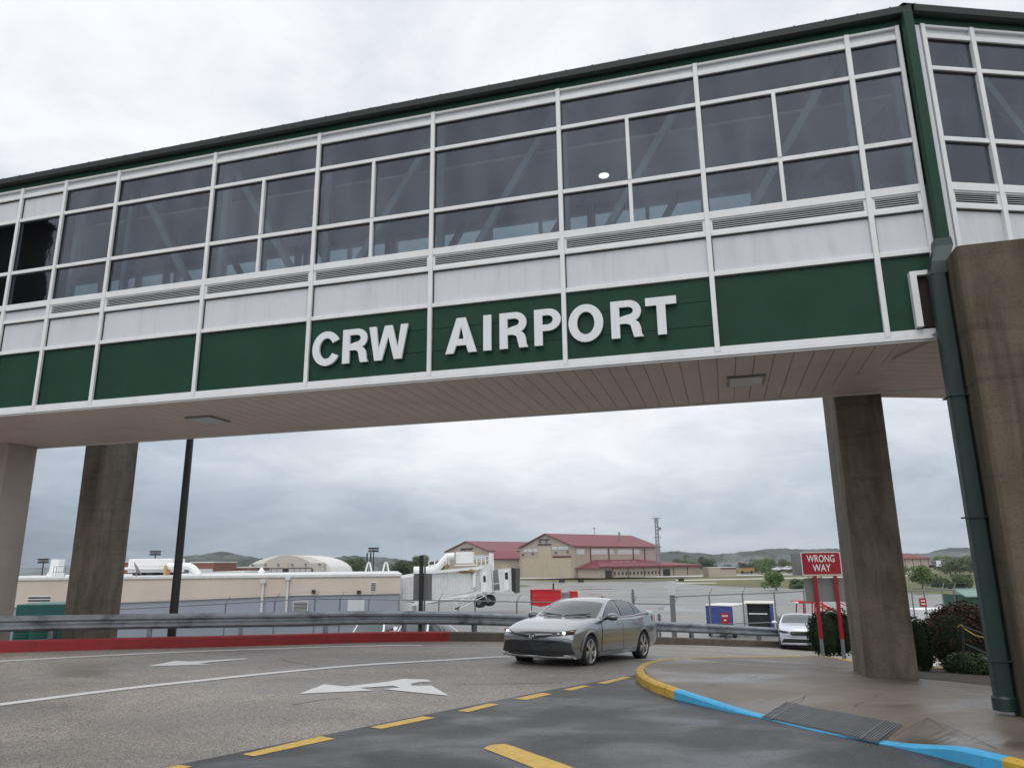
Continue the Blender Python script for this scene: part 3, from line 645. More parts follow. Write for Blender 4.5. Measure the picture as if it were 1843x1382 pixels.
while s < 3.5:
    rf.ext([(s, -.16, 10.955), (s, -.16, 10.972), (s, 1.9, 11.47), (s, 1.9, 11.45)], (.025, 0, 0)); s += .50
rf.build('roof', 'gutter', bridge, fix=False)
# ---- lettering
sign = thing('airport_sign', 'raised silver capital letters reading CRW AIRPORT on the green bridge panels', 'sign', BR(-3.9, -.06, 5.70), -PHI)
def arc(cx, cy, rx, ry, a0, a1, n=18): return [(cx+rx*cos(radians(a0+(a1-a0)*i/n)), cy+ry*sin(radians(a0+(a1-a0)*i/n))) for i in range(n+1)]
def glyph(c, w_, h=.655):
    k = .146                                    # stroke
    if c == 'I': return [[(0, 0), (w_, 0), (w_, h), (0, h)]]
    if c == 'T': m = w_/2; return [[(m-k/2, 0), (m+k/2, 0), (m+k/2, h-.14), (w_, h-.14), (w_, h), (0, h), (0, h-.14), (m-k/2, h-.14)]]
    if c == 'A':
        m = w_/2; i = .115
        return [[(0, 0), (.155, 0), (.20, .14), (w_-.20, .14), (w_-.155, 0), (w_, 0), (m+.085, h), (m-.085, h)], [(.245, .26), (w_-.245, .26), (m, .50)]]
    if c == 'W':
        q = w_/4
        return [[(q-.075, 0), (q+.075, 0), (2*q, .44), (3*q-.075, 0), (3*q+.075, 0), (w_, h), (w_-.145, h), (3*q-.005, .22), (2*q+.075, h), (2*q-.075, h), (q+.005, .22), (.145, h), (0, h)]]
    if c == 'O': return [arc(w_/2, h/2, w_/2, h/2+.01, 0, 345, 30), arc(w_/2, h/2, w_/2-.15, h/2-.125, 0, 345, 30)]
    if c == 'C':
        o = arc(w_/2, h/2, w_/2, h/2+.01, 28, 332, 26); i = arc(w_/2, h/2, w_/2-.15, h/2-.125, 330, 30, 22); return [o+i]
    r1 = .19
    if c == 'P':
        y0 = .255; cy = (h+y0)/2; ry = (h-y0)/2
        return [[(0, 0), (k, 0), (k, y0)]+arc(w_-.22, cy, .22, ry, -90, 90, 14)+[(0, h)], [(k, y0+.115)]+arc(w_-.24, cy, .10, ry-.115, -90, 90, 10)+[(k, h-.115)]]
    if c == 'R':
        y0 = .265; cy = (h+y0)/2; ry = (h-y0)/2
        return [[(0, 0), (k, 0), (k, .245), (w_-.27, .245), (w_-.20, .215), (w_-.175, .10), (w_-.15, 0), (w_+.01, 0), (w_-.02, .06), (w_-.03, .17), (w_-.06, .25), (w_-.12, .30)]+arc(w_-.22, cy, .205, ry, -50, 90, 12)+[(0, h)],
                [(k, y0+.10)]+arc(w_-.24, cy+.01, .09, ry-.125, -90, 90, 10)+[(k, h-.115)]]
for c, s0, s1 in (('C', -7.246, -6.655), ('R', -6.609, -6.089), ('W', -6.069, -5.286), ('A', -4.552, -3.962), ('I', -3.838, -3.69), ('R', -3.537, -3.03), ('P', -2.906, -2.432), ('O', -2.30, -1.70), ('R', -1.569, -1.043), ('T', -.983, -.474)):
    b = poly_mesh(glyph(c, s1-s0), .045); b.v = [p+Vector((s0+3.9, .035, 0)) for p in b.v]
    b.build('letter', 'letter', sign)
# ---- downpipe at the corner
dp = thing('downpipe', 'square dark green downpipe running down the bridge corner and the front column', 'downpipe', BR(3.34, -.28, 0), -PHI)
ob = BR(3.34, -.28, 0)
b = B(); b.box(.12, .27, .04, .26, 6.62, 10.80); b.build('upper_pipe', 'green', dp, bevel=.02)
b = B()
def sq(cx, cy, z, wx, wy): return [(cx-wx, cy-wy, z), (cx+wx, cy-wy, z), (cx+wx, cy+wy, z), (cx-wx, cy+wy, z)]
b.grid([sq(.16, .12, 6.75, .11, .11), sq(.16, .12, 6.62, .12, .12), sq(.05, .02, 6.35, .118, .118), sq(0, 0, 6.15, .112, .112)], True); b.build('rain_head', 'pipe', dp)
b = B(); b.grid([[(x*.108, y*.108, z) for x, y in ((-1, -.7), (-.7, -1), (.7, -1), (1, -.7), (1, .7), (.7, 1), (-.7, 1), (-1, .7))] for z in (.16+.12, 6.17)], True); b.build('lower_pipe', 'pipe', dp)
b = B()
for z in (.75, 2.6, 4.3): b.box(-.128, .128, -.128, .20, z, z+.02)
b.build('strap', 'pipe', dp)
b = B(); b.cyl((0, 0, .15), (0, 0, .30), .15, .15, 16); b.cyl((0, 0, .30), (0, 0, .33), .155, .13, 16); b.build('boot', 'pipe', dp, smooth=True)
# wall light box next to the column
wl = thing('wall_recess', 'small white framed opening in the green panel beside the front column', 'opening', BR(3.02, -.02, 5.42), -PHI)
b = B(); b.box(0, .09, -.10, .04, .02, .90); b.box(.09, .40, -.10, .04, .83, .90); b.build('frame', 'alu', wl); B().box(.09, .40, -.02, .02, .02, .83).build('recess', 'brown', wl)
# ---- columns
def column(label, T, x0, x1, y0, y1, z0, z1, ch, m='conc', top_bev=.0):
    o = None
    b = B()
    pts = [(x0+ch, y0), (x1-ch, y0), (x1, y0+ch), (x1, y1-ch), (x1-ch, y1), (x0+ch, y1), (x0, y1-ch), (x0, y0+ch)]
    zs = [z0+(z1-z0)*i/12 for i in range(13)]
    b.grid([[(x, y, z) for x, y in pts] for z in zs], True); n = len(b.v); b.add([(x, y, z1) for x, y in pts], [tuple(range(8))])
    # centre the mesh on its base
    cx, cy = (x0+x1)/2, (y0+y1)/2
    b.v = [p-Vector((cx, cy, 0)) for p in b.v]
    o = b.build('concrete_column', m, bevel=.012)
    o.location = BR(cx, cy, 0); o.rotation_euler = (0, 0, -PHI)
    return tag(o, label, 'column', 'concrete columns carrying the bridge')
column('huge stained brown concrete column at the right edge behind the green downpipe', None, 3.47, 5.6, -.86, -.08, -.1, 6.36, .05, 'conc_shaded')
column('tall weathered concrete column standing on the traffic island beside the red sign', None, 2.34, 3.22, 3.82, 5.45, -.4, 5.6, .03)
column('dark concrete column behind the guardrail at the left', None, -17.15, -16.40, 4.5, 5.7, -4, 6.2, .04)
column('broad pale concrete pier at the left edge under the bridge', None, -23.5, -17.95, 2.86, 3.74, -4, 5.275, .02, 'conc2')

# ================================================================== VEHICLES
def lerpn(x, pts):
    if x <= pts[0][0]: return pts[0][1]
    for (a, b), (c, d) in zip(pts, pts[1:]):
        if x <= c: return b+(d-b)*(x-a)/(c-a)
    return pts[-1][1]
def smoothp(pts, n=6):
    return [(p.x, p.y) for p in crv([Vector(p) for p in pts], n)]
class Car:
    # x runs from the front bumper to the back, y to the car's left (driver) side is -y here; built nose towards -x then placed
    def __init__(s, L, W, top, bot, belt, gh, axles, R, nose=.26, tailb=.16, ytop=.62, roofw=None):
        s.L, s.W = L, W; s.top = smoothp(top); s.bot = bot; s.belt = belt; s.gh = smoothp(gh); s.ax = axles; s.R = R; s.nose = nose; s.tb = tailb; s.yt = ytop*W/2; s.zr = max(z for x, z in gh)
    def bend(s, p):
        x, y, z = p; k = (abs(y)/(s.W/2))**2.4
        x2 = x+s.nose*k*max(0, 1-x/1.0)-s.tb*k*max(0, 1-(s.L-x)/.9)
        return Vector((x2, y, z))
    def hw(s, x, z):                            # half width of the lower body
        w_ = s.W/2*lerpn(x, [(0, .955), (.5, .98), (1.2, 1.0), (s.L-1.1, 1.0), (s.L-.3, .96), (s.L, .92)])
        return w_*lerpn(z, [(.15, .90), (.28, .955), (.42, .975), (.62, .985), (.70, 1.0), (.80, .992), (.95, .955), (1.1, .925), (1.3, .91)])
    def zb(s, x):
        z = lerpn(x, s.bot)
        for a in s.ax:
            d = s.R*1.16; 
            if abs(x-a) < d: z = max(z, s.R+sqrt(d*d-(x-a)**2)*.98)
        return z
    def shell(s, b):
        xs = sorted(set([round(s.L*i/96, 4) for i in range(97)]+[.008, .02, .04, .07]+[a+sg*(s.R*1.16+e) for a in s.ax for sg in (-1, 1) for e in (-.003, .003, -.02)]))
        rows = []
        for x in xs:
            if x < 0 or x > s.L: continue
            zt = lerpn(x, s.top); zb = min(s.zb(x), zt-.05); zs = zt-.05
            P = [(0, zb), (s.hw(x, zb)*.95, zb)]
            for i in range(9): z = zb+.012+(zs-zb-.012)*i/8; P.append((s.hw(x, z), z))
            wt = s.hw(x, zs); P += [(wt*.975, zt-.022), (wt*.92, zt-.004), (wt*.72, zt+.006), (wt*.4, zt+.016), (0, zt+.02)]
            full = [(y, z) for y, z in P]+[(-y, z) for y, z in P[::-1][1:-1]]
            rows.append([s.bend((x, y, z)) for y, z in full])
        b.grid(rows, True); n = len(rows[0]); N_ = len(b.v)
        b.f.append(list(range(n))); b.f.append(list(range(N_-n, N_))); b.mi += [0, 0]
    def beltz(s, x): return lerpn(x, s.belt)
    def ys(s, x, z):
        zb = s.beltz(x); t = max(0, (z-zb)/(s.zr-zb)); return s.W/2*.925*(1-t)+s.yt*t+.035*sin(pi*min(1, t))*1.0
    def gbend(s, p):
        x, y, z = p; x0 = s.gh[0][0]; x1 = s.gh[-1][0]; k = (abs(y)/(s.W/2))**2
        f = max(0, 1-(x-x0)/1.3)**.8; r = max(0, 1-(x1-x)/1.0)
        return Vector((x+.30*k*f-.16*k*r, y, z))
    def groof(s, x): return max(lerpn(x, s.gh), s.beltz(x)+.001)
    def gedge(s, x):
        zr, zb = s.groof(x), s.beltz(x); return zr-.055*min(1, (zr-zb)/.3)
    def gz(s, x, y):                            # top surface of the greenhouse
        ze = s.gedge(x); ye = s.ys(x, ze); return ze+(s.groof(x)-ze)*(1-min(1, abs(y)/ye)**2.2)
    def house(s, b):
        x0, x1 = s.gh[0][0], s.gh[-1][0]; rows = []; n = 56
        for i in range(n+1):
            x = x0+(x1-x0)*i/n; zb = s.beltz(x)-.06; ze = s.gedge(x); P = [(s.ys(x, zb), zb)]
            for j in range(7): z = s.beltz(x)+(ze-s.beltz(x))*j/6; P.append((s.ys(x, z), z))
            ye = s.ys(x, ze)
            for f in (.97, .85, .6, .3, 0): P.append((ye*f, s.gz(x, ye*f)))
            rows.append([s.gbend((x, y, z)) for y, z in P+[(-y, z) for y, z in P[::-1][1:]]])
        b.grid(rows); 
        for r_ in (0, n): 
            m = len(rows[0]); b.f.append(list(range(r_*m, r_*m+m))); b.mi.append(0)
    def screen(s, xa, xb, wf, off=.006, n=10):  # glass on the sloping top surface between two stations
        rows = []
        for i in range(n+1):
            x = xa+(xb-xa)*i/n; ye = s.ys(x, s.gedge(x))*wf
            rows.append([s.gbend((x, ye*(j/6-1), s.gz(x, ye*(j/6-1)))) for j in range(13)])
        up = Vector((-.5 if xb > xa else .5, 0, .85))*off
        sgn = -1 if xa < 2 else 1
        d = Vector((sgn*.5, 0, .86))*off
        return B().grid([[p+d for p in r_] for r_ in rows])
    def side(s, poly, sg, off=.012):            # window glass or door skin: polygon in (x,z) on the greenhouse side
        b = B(); P = []
        for i in range(len(poly)):
            a, c = poly[i], poly[(i+1) % len(poly)]
            for k in range(3): P.append((a[0]+(c[0]-a[0])*k/3, a[1]+(c[1]-a[1])*k/3))
        cx, cz = sum(p[0] for p in P)/len(P), sum(p[1] for p in P)/len(P)
        f = lambda x, z: s.gbend((x, 0, z))+Vector((0, sg*(s.ys(x, z)+off), 0))
        n = len(P); rings = [[f(cx+(x-cx)*k, cz+(z-cz)*k) for x, z in P] for k in (1, .8, .6, .4, .2)]
        b.grid(rings, True); b.add([f(cx, cz)], []); q = len(b.v)-1
        for i in range(n): b.f.append([4*n+i, 4*n+(i+1) % n, q]); b.mi.append(0)
        return b
    def skin(s, x0, x1, z0, z1, sg, off=.007, nx=14, nz=8, shape=None):
        rows = []
        for j in range(nz+1):
            z = z0+(z1-z0)*j/nz; r_ = []
            for i in range(nx+1):
                x = x0+(x1-x0)*i/nx
                if shape: x = shape(x, z)
                p = s.bend((x, s.hw(x, z)+off, z)); r_.append(Vector((p.x, sg*p.y, p.z)))
            rows.append(r_)
        return B().grid(rows)
    def front_x(s, z):                          # nose surface at height z on the centre line
        best = .0
        for i in range(400):
            x = i*.004
            if lerpn(x, s.top) >= z and lerpn(x, s.bot) <= z: return x
        return best
    def face(s, poly, off=.012, sub=5, fx=None):         # panel on the nose: polygon in (y,z)
        P = []
        for i in range(len(poly)):
            a, c = poly[i], poly[(i+1) % len(poly)]
            for k in range(sub): P.append((a[0]+(c[0]-a[0])*k/sub, a[1]+(c[1]-a[1])*k/sub))
        cy, cz = sum(p[0] for p in P)/len(P), sum(p[1] for p in P)/len(P)
        def f(y, z):
            p = s.bend((s.front_x(z), y, z)); return p-Vector((off, 0, 0))
        rings = [[f(cy+(y-cy)*k, cz+(z-cz)*k) for y, z in P] for k in (1, .66, .33)]
        back = [p+Vector((off+.03, 0, 0)) for p in rings[0]]
        b = B().grid([back]+rings, True); n = len(P); b.add([f(cy, cz)], []); c_ = len(b.v)-1
        for i in range(n): b.f.append([3*n+i, 3*n+(i+1) % n, c_]); b.mi.append(0)
        return b
def wheel(parent, x, y, R, wd, sg, spokes=10, rimm='rim'):
    T = Matrix.Translation((x, y, R)) @ Matrix.Rotation(-sg*pi/2, 4, 'X')      # local z points outwards
    prof = [(R*.66, -wd/2), (R*.90, -wd/2), (R*.975, -wd*.42), (R, -wd*.25), (R, wd*.25), (R*.975, wd*.42), (R*.90, wd/2), (R*.74, wd*.5), (R*.72, wd*.40), (R*.66, -wd/2)]
    n = 32
    tb = B(T).grid([[(r*cos(2*pi*i/n), r*sin(2*pi*i/n), z) for i in range(n)] for r, z in prof], True)
    t = tb.build('wheel', 'rubber', parent, smooth=True)
    rb = B(T)
    rb.grid([[(r*cos(2*pi*i/n), r*sin(2*pi*i/n), z) for i in range(n)] for r, z in ((R*.73, wd*.47), (R*.69, wd*.48), (R*.665, wd*.40), (R*.665, wd*.05))], True)
    for k in range(spokes):
        a = 2*pi*k/spokes+(.13 if k % 2 else -.13)*1.0
        ca, sa = cos(a), sin(a)
        rb.add([(ca*r-sa*w_, sa*r+ca*w_, z) for r, w_, z in ((R*.10, -R*.05, wd*.44), (R*.68, -R*.075, wd*.43), (R*.68, R*.075, wd*.43), (R*.10, R*.05, wd*.44), (R*.10, -R*.05, wd*.25), (R*.68, -R*.075, wd*.3), (R*.68, R*.075, wd*.3), (R*.10, R*.05, wd*.25))],
               [(0, 1, 2, 3), (0, 4, 5, 1), (2, 6, 7, 3), (4, 7, 6, 5)])
    rb.cyl((0, 0, wd*.3), (0, 0, wd*.46), R*.15, R*.13, 14)
    rb.build('rim', rimm, t)
    B(T).cyl((0, 0, wd*.02), (0, 0, wd*.10), R*.655, R*.655, 24).build('brake_disc', 'black', t)
def make_sedan(root, paint='silver'):
    c = Car(4.88, 1.84,
        top=[(0, .62), (.03, .70), (.10, .755), (.30, .81), (.70, .90), (1.15, .965), (1.45, 1.0), (2.2, 1.0), (3.4, 1.03), (3.9, 1.06), (4.35, 1.115), (4.74, 1.125), (4.86, 1.06), (4.88, .98)],
        bot=[(0, .36), (.02, .24), (.06, .205), (.5, .19), (1.4, .20), (3.3, .20), (4.3, .26), (4.7, .32), (4.84, .40), (4.88, .56)],
        belt=[(1.2, .96), (1.6, .985), (2.4, .985), (3.2, 1.005), (3.8, 1.04), (4.4, 1.10)],
        gh=[(1.22, .985), (1.45, 1.085), (1.85, 1.27), (2.15, 1.375), (2.5, 1.435), (2.9, 1.445), (3.3, 1.42), (3.7, 1.33), (4.1, 1.19), (4.38, 1.108)], axles=(.97, 3.795), R=.335, ytop=.62)
    b = B(); c.shell(b); body = b.build('body', paint, root, smooth=50)
    b = B(); c.house(b); b.build('roof', paint, root, smooth=50)
    B().box(.35, 4.6, -.62, .62, .19, .75).build('underbody', 'black', root)
    c.screen(1.30, 2.08, .90).build('windscreen', 'cglass', root, smooth='all'); c.screen(3.62, 4.30, .88).build('rear_window', 'cglass', root, smooth='all')
    for sg in (-1, 1):
        c.side([(1.62, 1.005), (2.56, 1.02), (2.54, 1.375), (2.30, 1.345), (2.02, 1.245)], sg).build('front_side_window', 'cglass', root)
        c.side([(2.64, 1.02), (3.34, 1.045), (3.40, 1.345), (3.0, 1.385), (2.63, 1.385)], sg).build('rear_side_window', 'cglass', root)
        c.side([(3.41, 1.05), (3.76, 1.095), (3.62, 1.215), (3.45, 1.325)], sg).build('quarter_window', 'cglass', root)
        B().tube([c.gbend((x, 0, z))+Vector((0, sg*(c.ys(x, z)+.008), 0)) for x, z in ((1.55, .998), (2.0, 1.004), (2.6, 1.012), (3.3, 1.035), (3.8, 1.085), (3.66, 1.23), (3.45, 1.345), (3.0, 1.40), (2.5, 1.395), (2.25, 1.345), (1.95, 1.235), (1.55, 1.0))], .009, 6).build('window_trim', 'chrome', root)
        for x0, x1 in ((1.50, 2.58), (2.60, 3.55)):
            sh = (lambda x, z: x) if x0 < 2 else (lambda x, z: min(x, 3.55 if z > .75 else 3.36+(.19)*max(0, (z-.4)/.35)))
            d = c.skin(x0, x1, .31, .955, sg, .006, shape=sh).build('door', paint, root, smooth='all')
            hx = x1-.20
            B().box(hx-.09, hx+.09, sg*(c.hw(hx, .87)+.006)-.02, sg*(c.hw(hx, .87)+.006)+.022, .86, .888).build('door_handle', paint, d, bevel=.008)
        for x in (1.49, 2.59, 3.56):
            c.skin(x-.006, x+.006, .42 if x > 3 else .31, .95, sg, .0075, 1, 8).build('door_gap', 'black', root)
        c.skin(1.38, 3.36, .215, .30, sg, .012, 14, 3).build('sill', paint, root, smooth='all')
        # mirror
        mx, my, mz = 1.74, sg*1.045, 1.035
        mb = B(); mb.ball((mx, my, mz), .085, .135, .078, 8); mo = mb.build('mirror', paint, root, smooth='all')
        B().bar((mx+.02, sg*.86, .985), (mx+.01, sg*1.0, 1.0), .07, .05).build('mirror_arm', 'black', mo)
        B().ball((mx, my, mz-.05), .08, .125, .035, 6).build('mirror_base', 'black', mo, smooth='all')
        # lamps
        hp = [(sg*.56, .655), (sg*.60, .70), (sg*.90, .765), (sg*.905, .725), (sg*.72, .675)]
        hb = B()
        def nose(y, z, off=.0):
            return c.bend((c.front_x(z), y, z))-Vector((off, 0, 0))
        rows = []
        for i in range(9):
            t = i/8; y = .47+.45*t; zl = .655+.055*t; zh = .700+.095*t
            rows.append([Vector((nose(sg*y, zl+(zh-zl)*j/3).x-.050, sg*(y-.035*t), zl+(zh-zl)*j/3+.006)) for j in range(4)])
        hb.grid(rows); hl = hb.build('headlight', 'lens', root, smooth='all')
        y = .70; p = nose(sg*y, .725, .062); B().ball((p.x, p.y, .726), .03, .042, .028, 6).build('bulb', 'lit', hl)
        y_ = .60; p = nose(sg*y_, .70, .06); B().ball((p.x, p.y, .700), .025, .04, .022, 6).build('reflector', 'chrome', hl)
        y = .83; p = nose(sg*y, .75, .05); B().ball((p.x+.01, p.y, .757), .05, .035, .018, 6).build('indicator', 'amber', hl)
        tl = c.skin(4.55, 4.84, .90, 1.03, sg, .012, 6, 3).build('tail_light', 'tail', root)
        B().box(4.42, 4.50, sg*.90-.01, sg*.90+.014, .56, .60).build('reflector', 'amber', root) if False else None
        c.face([(sg*.60, .47), (sg*.66, .53), (sg*.80, .52), (sg*.90, .30), (sg*.60, .30)], .014).build('side_intake', 'black', root)
        for a in c.ax: wheel(root, a, sg*(c.W/2-.135), c.R, .225, sg)
        for a in c.ax:
            ab = B(); R2 = c.R*1.17
            ab.grid([[Vector((a+R2*f*cos(t), sg*(c.hw(a, c.R+R2*sin(t))+e), c.R+R2*f*sin(t)*.98)) for t in [pi*k/20 for k in range(21)]] for f, e in ((.985, -.06), (.985, .006), (1.06, .004), (1.10, -.004))])
            ab.build('wheel_arch', paint, root, smooth='all')
    c.face([(-.62, .55), (.62, .55), (.72, .46), (.66, .265), (-.66, .265), (-.72, .46)], .016).build('lower_grille', 'black', root)
    c.face([(-.50, .690), (-.2, .655), (.2, .655), (.50, .690), (.50, .665), (.14, .61), (-.14, .61), (-.50, .665)], .016).build('upper_grille', 'black', root)
    B().cyl((-.02, 0, .635), (.02, 0, .645), .062, .062, 18).build('badge_disc', 'black', root)
    T = Matrix.Translation((-.028, 0, .64)) @ Matrix.Rotation(-pi/2, 4, 'Y')
    bb = B()
    for rx, ry, cx in ((.058, .040, 0), (.016, .038, .0), (.040, .014, 0)):
        pts = [(ry*cos(2*pi*i/20) if False else rx*.0, 0, 0) for i in range(1)]
        ring = [Vector((-.026, rx*cos(2*pi*i/20), .64+ry*sin(2*pi*i/20)+(.012 if rx == .040 else 0))) for i in range(21)]
        bb.tube(ring, .005, 5)
    bb.build('badge', 'chrome', root)
    c.face([(-.86, .262), (.86, .262), (.90, .215), (-.90, .215)], .035).build('front_lip', paint, root)
    ft = c.face([(-.40, .30), (-.1, .30), (-.1, .29), (-.40, .29)], .02) if False else None
    B().tube([(3.35, 0, 1.43), (3.46, 0, 1.47), (3.52, 0, 1.475)], [.05, .03, .01], 8).build('antenna', paint, root)
    for sg in (-1, 1):                          # wipers
        B().bar((1.34, sg*.05, 1.045), (1.50, sg*.62, 1.085), .012, .018).build('wiper', 'black', root)
    return c
def place(root, nose_pt, ang):                  # the car's x axis runs backwards from the nose
    root.location = nose_pt; root.rotation_euler = (0, 0, ang)
# silver saloon in the middle of the picture
ca = radians(57)
fw = Vector((1.55, 16.62, 0))                   # ground under the near front wheel
car = thing('car', 'silver four door saloon car with lit headlamps driving under the bridge', 'car', (0, 0, 0))
make_sedan(car)
R_ = Matrix.Rotation(ca, 3, 'Z')
off = R_ @ Vector((.97, -.80, 0))
loc = fw-off; loc.z = g(fw.x, fw.y)-.005
place(car, loc, ca)
rear = loc+R_ @ Vector((3.795, 0, 0)); car.rotation_euler = Matrix.Rotation(ca, 3, 'Z').to_euler()
slope = atan2(g(loc.x, loc.y)-g(rear.x, rear.y), 3.8)
car.rotation_euler = (Matrix.Rotation(ca, 3, 'Z') @ Matrix.Rotation(slope, 3, 'Y')).to_euler()
# pale saloon behind the hedge
def make_hatch(root, paint='pearl'):
    c = Car(4.8, 1.84,
        top=[(0, .60), (.03, .78), (.10, .86), (.35, .93), (.8, .99), (1.2, 1.03), (1.5, 1.06), (3.4, 1.08), (4.2, 1.12), (4.7, 1.12), (4.8, 1.0)],
        bot=[(0, .40), (.02, .27), (.06, .23), (.5, .21), (1.4, .22), (3.3, .22), (4.3, .28), (4.75, .42), (4.8, .5)],
        belt=[(1.2, 1.03), (2.4, 1.04), (3.4, 1.06), (4.3, 1.12)], gh=[(1.25, 1.05), (1.5, 1.16), (1.95, 1.38), (2.3, 1.47), (2.8, 1.50), (3.4, 1.45), (3.9, 1.30), (4.35, 1.13)], axles=(.95, 3.7), R=.34, nose=.22)
    b = B(); c.shell(b); b.build('body', paint, root, smooth=50); b = B(); c.house(b); b.build('roof', paint, root, smooth=50)
    B().box(.35, 4.5, -.62, .62, .2, .75).build('underbody', 'black', root)
    c.screen(1.33, 2.18, .90).build('windscreen', 'cglass', root, smooth='all'); c.screen(3.7, 4.25, .88).build('rear_window', 'cglass', root, smooth='all')
    for sg in (-1, 1):
        c.side([(1.68, 1.06), (2.6, 1.07), (2.58, 1.43), (2.1, 1.33)], sg).build('front_side_window', 'cglass', root)
        c.side([(2.68, 1.07), (3.6, 1.09), (3.5, 1.34), (2.68, 1.43)], sg).build('rear_side_window', 'cglass', root)
        for a in c.ax: wheel(root, a, sg*(c.W/2-.13), c.R, .22, sg)
        hl = c.face([(sg*.52, .70), (sg*.56, .76), (sg*.90, .82), (sg*.90, .72), (sg*.70, .69)], .02).build('headlight', 'lens', root)
        B().ball((.06 if False else .05, sg*.72, .75), .03, .04, .03, 6).build('bulb', 'lens', hl)
        d = c.skin(1.5, 2.6, .33, 1.0, sg, .006).build('door', paint, root, smooth='all'); c.skin(2.62, 3.35, .33, 1.0, sg, .006).build('door', paint, root, smooth='all')
        mo = B().ball((1.75, sg*1.03, 1.10), .085, .12, .075, 8).build('mirror', paint, root, smooth='all')
    c.face([(-.42, .76), (.42, .76), (.50, .70), (.42, .61), (-.42, .61), (-.50, .70)], .022).build('upper_grille', 'black', root)
    B().bar((-.03, -.42, .70), (-.03, .42, .70), .02, .022).build('grille_bar', 'chrome', root)
    c.face([(-.74, .47), (.74, .47), (.84, .32), (-.84, .32)], .02).build('lower_grille', 'black', root)
    c.face([(-.80, .315), (.80, .315), (.82, .28), (-.82, .28)], .035).build('front_lip', paint, root)
    B().cyl((-.045, 0, .70), (-.03, 0, .70), .05, .05, 14).build('badge', 'chrome', root)
car2 = thing('car', 'pale silver car coming up the road half hidden by the dark hedge', 'car', (0, 0, 0))
make_hatch(car2)
a2 = radians(72)
p2 = Q(1470, 1166, 31.5); p2.z = g(p2.x, p2.y)
R2_ = Matrix.Rotation(a2, 3, 'Z'); l2_ = p2-R2_ @ Vector((.3, -.5, 0)); l2_.z = g(l2_.x, l2_.y)-.03
car2.location = l2_; car2.rotation_euler = (R2_ @ Matrix.Rotation(radians(4), 3, 'Y')).to_euler()
# utility pickups and an estate car parked below the road
def make_pickup(root, paint='cwhite'):
    c = Car(5.6, 1.95,
        top=[(0, .70), (.04, .98), (.15, 1.06), (.6, 1.12), (1.4, 1.18), (1.7, 1.2), (3.5, 1.22), (3.55, 1.25), (5.5, 1.25), (5.6, 1.2)],
        bot=[(0, .5), (.03, .38), (.5, .36), (5.2, .42), (5.6, .55)], belt=[(1.4, 1.18), (3.7, 1.22)],
        gh=[(1.45, 1.19), (1.7, 1.35), (2.1, 1.68), (2.4, 1.80), (2.9, 1.83), (3.4, 1.80), (3.55, 1.5), (3.62, 1.22)], axles=(1.0, 4.3), R=.39, nose=.14, tailb=.04, ytop=.72)
    b = B(); c.shell(b); b.build('body', paint, root, smooth=50); b = B(); c.house(b); b.build('cab', paint, root, smooth=50)
    c.screen(1.55, 2.25, .9).build('windscreen', 'cglass', root, smooth='all')
    for sg in (-1, 1):
        c.side([(1.95, 1.25), (2.7, 1.25), (2.7, 1.74), (2.3, 1.68)], sg).build('front_side_window', 'cglass', root)
        c.side([(2.78, 1.25), (3.4, 1.25), (3.36, 1.72), (2.78, 1.74)], sg).build('rear_side_window', 'cglass', root)
        for a in c.ax: wheel(root, a, sg*(c.W/2-.13), c.R, .26, sg, 6)
        B().box(.02, .16, sg*.78-.12, sg*.78+.12, .80, .98).build('headlight', 'lens', root)
    B().box(-.02, .10, -.62, .62, .72, .98).build('grille', 'black', root)
    B().box(-.06, .10, -.9, .9, .50, .66).build('bumper', 'chrome', root)
def make_van(root, paint='cdark'):
    c = Car(4.9, 1.95,
        top=[(0, .7), (.04, .95), (.2, 1.03), (1.2, 1.12), (1.6, 1.15), (4.7, 1.15), (4.9, 1.0)], bot=[(0, .42), (.05, .28), (.5, .25), (4.5, .28), (4.9, .5)],
        belt=[(1.2, 1.1), (4.8, 1.14)], gh=[(1.2, 1.12), (1.5, 1.3), (2.0, 1.62), (2.4, 1.73), (3.2, 1.76), (4.2, 1.72), (4.5, 1.62), (4.75, 1.18)], axles=(.95, 3.75), R=.36, ytop=.72)
    b = B(); c.shell(b); b.build('body', paint, root, smooth=50); b = B(); c.house(b); b.build('roof', paint, root, smooth=50)
    c.screen(1.3, 2.15, .9).build('windscreen', 'cglass', root, smooth='all')
    for sg in (-1, 1):
        c.side([(1.85, 1.16), (2.7, 1.16), (2.68, 1.66), (2.25, 1.6)], sg).build('front_side_window', 'cglass', root)
        c.side([(2.78, 1.16), (3.6, 1.17), (3.56, 1.68), (2.78, 1.68)], sg).build('rear_side_window', 'cglass', root)
        c.side([(3.68, 1.17), (4.5, 1.2), (4.35, 1.6), (3.66, 1.67)], sg).build('quarter_window', 'cglass', root)
        B().tube([c.gbend((x, 0, z))+Vector((0, sg*(c.ys(x, z)+.01), 0)) for x, z in ((1.75, 1.13), (2.6, 1.12), (4.5, 1.15), (4.6, 1.3), (4.4, 1.66), (3.4, 1.72), (2.4, 1.70), (2.1, 1.6), (1.75, 1.13))], .014, 6).build('window_trim', 'chrome', root)
        B().tube([(2.2, sg*.70, 1.76), (2.5, sg*.70, 1.80), (4.2, sg*.70, 1.78), (4.4, sg*.70, 1.72)], .018, 6).build('roof_rail', 'chrome', root)
        for a in c.ax: wheel(root, a, sg*(c.W/2-.13), c.R, .23, sg)
def park(name, label, cat, fn, px, Y, ang, group=None, py=1130):
    t = thing(name, label, cat, group=group); fn(t); p = Q(px, py, Y); t.location = (p.x, p.y, az(p.y)); t.rotation_euler = (0, 0, ang); return t
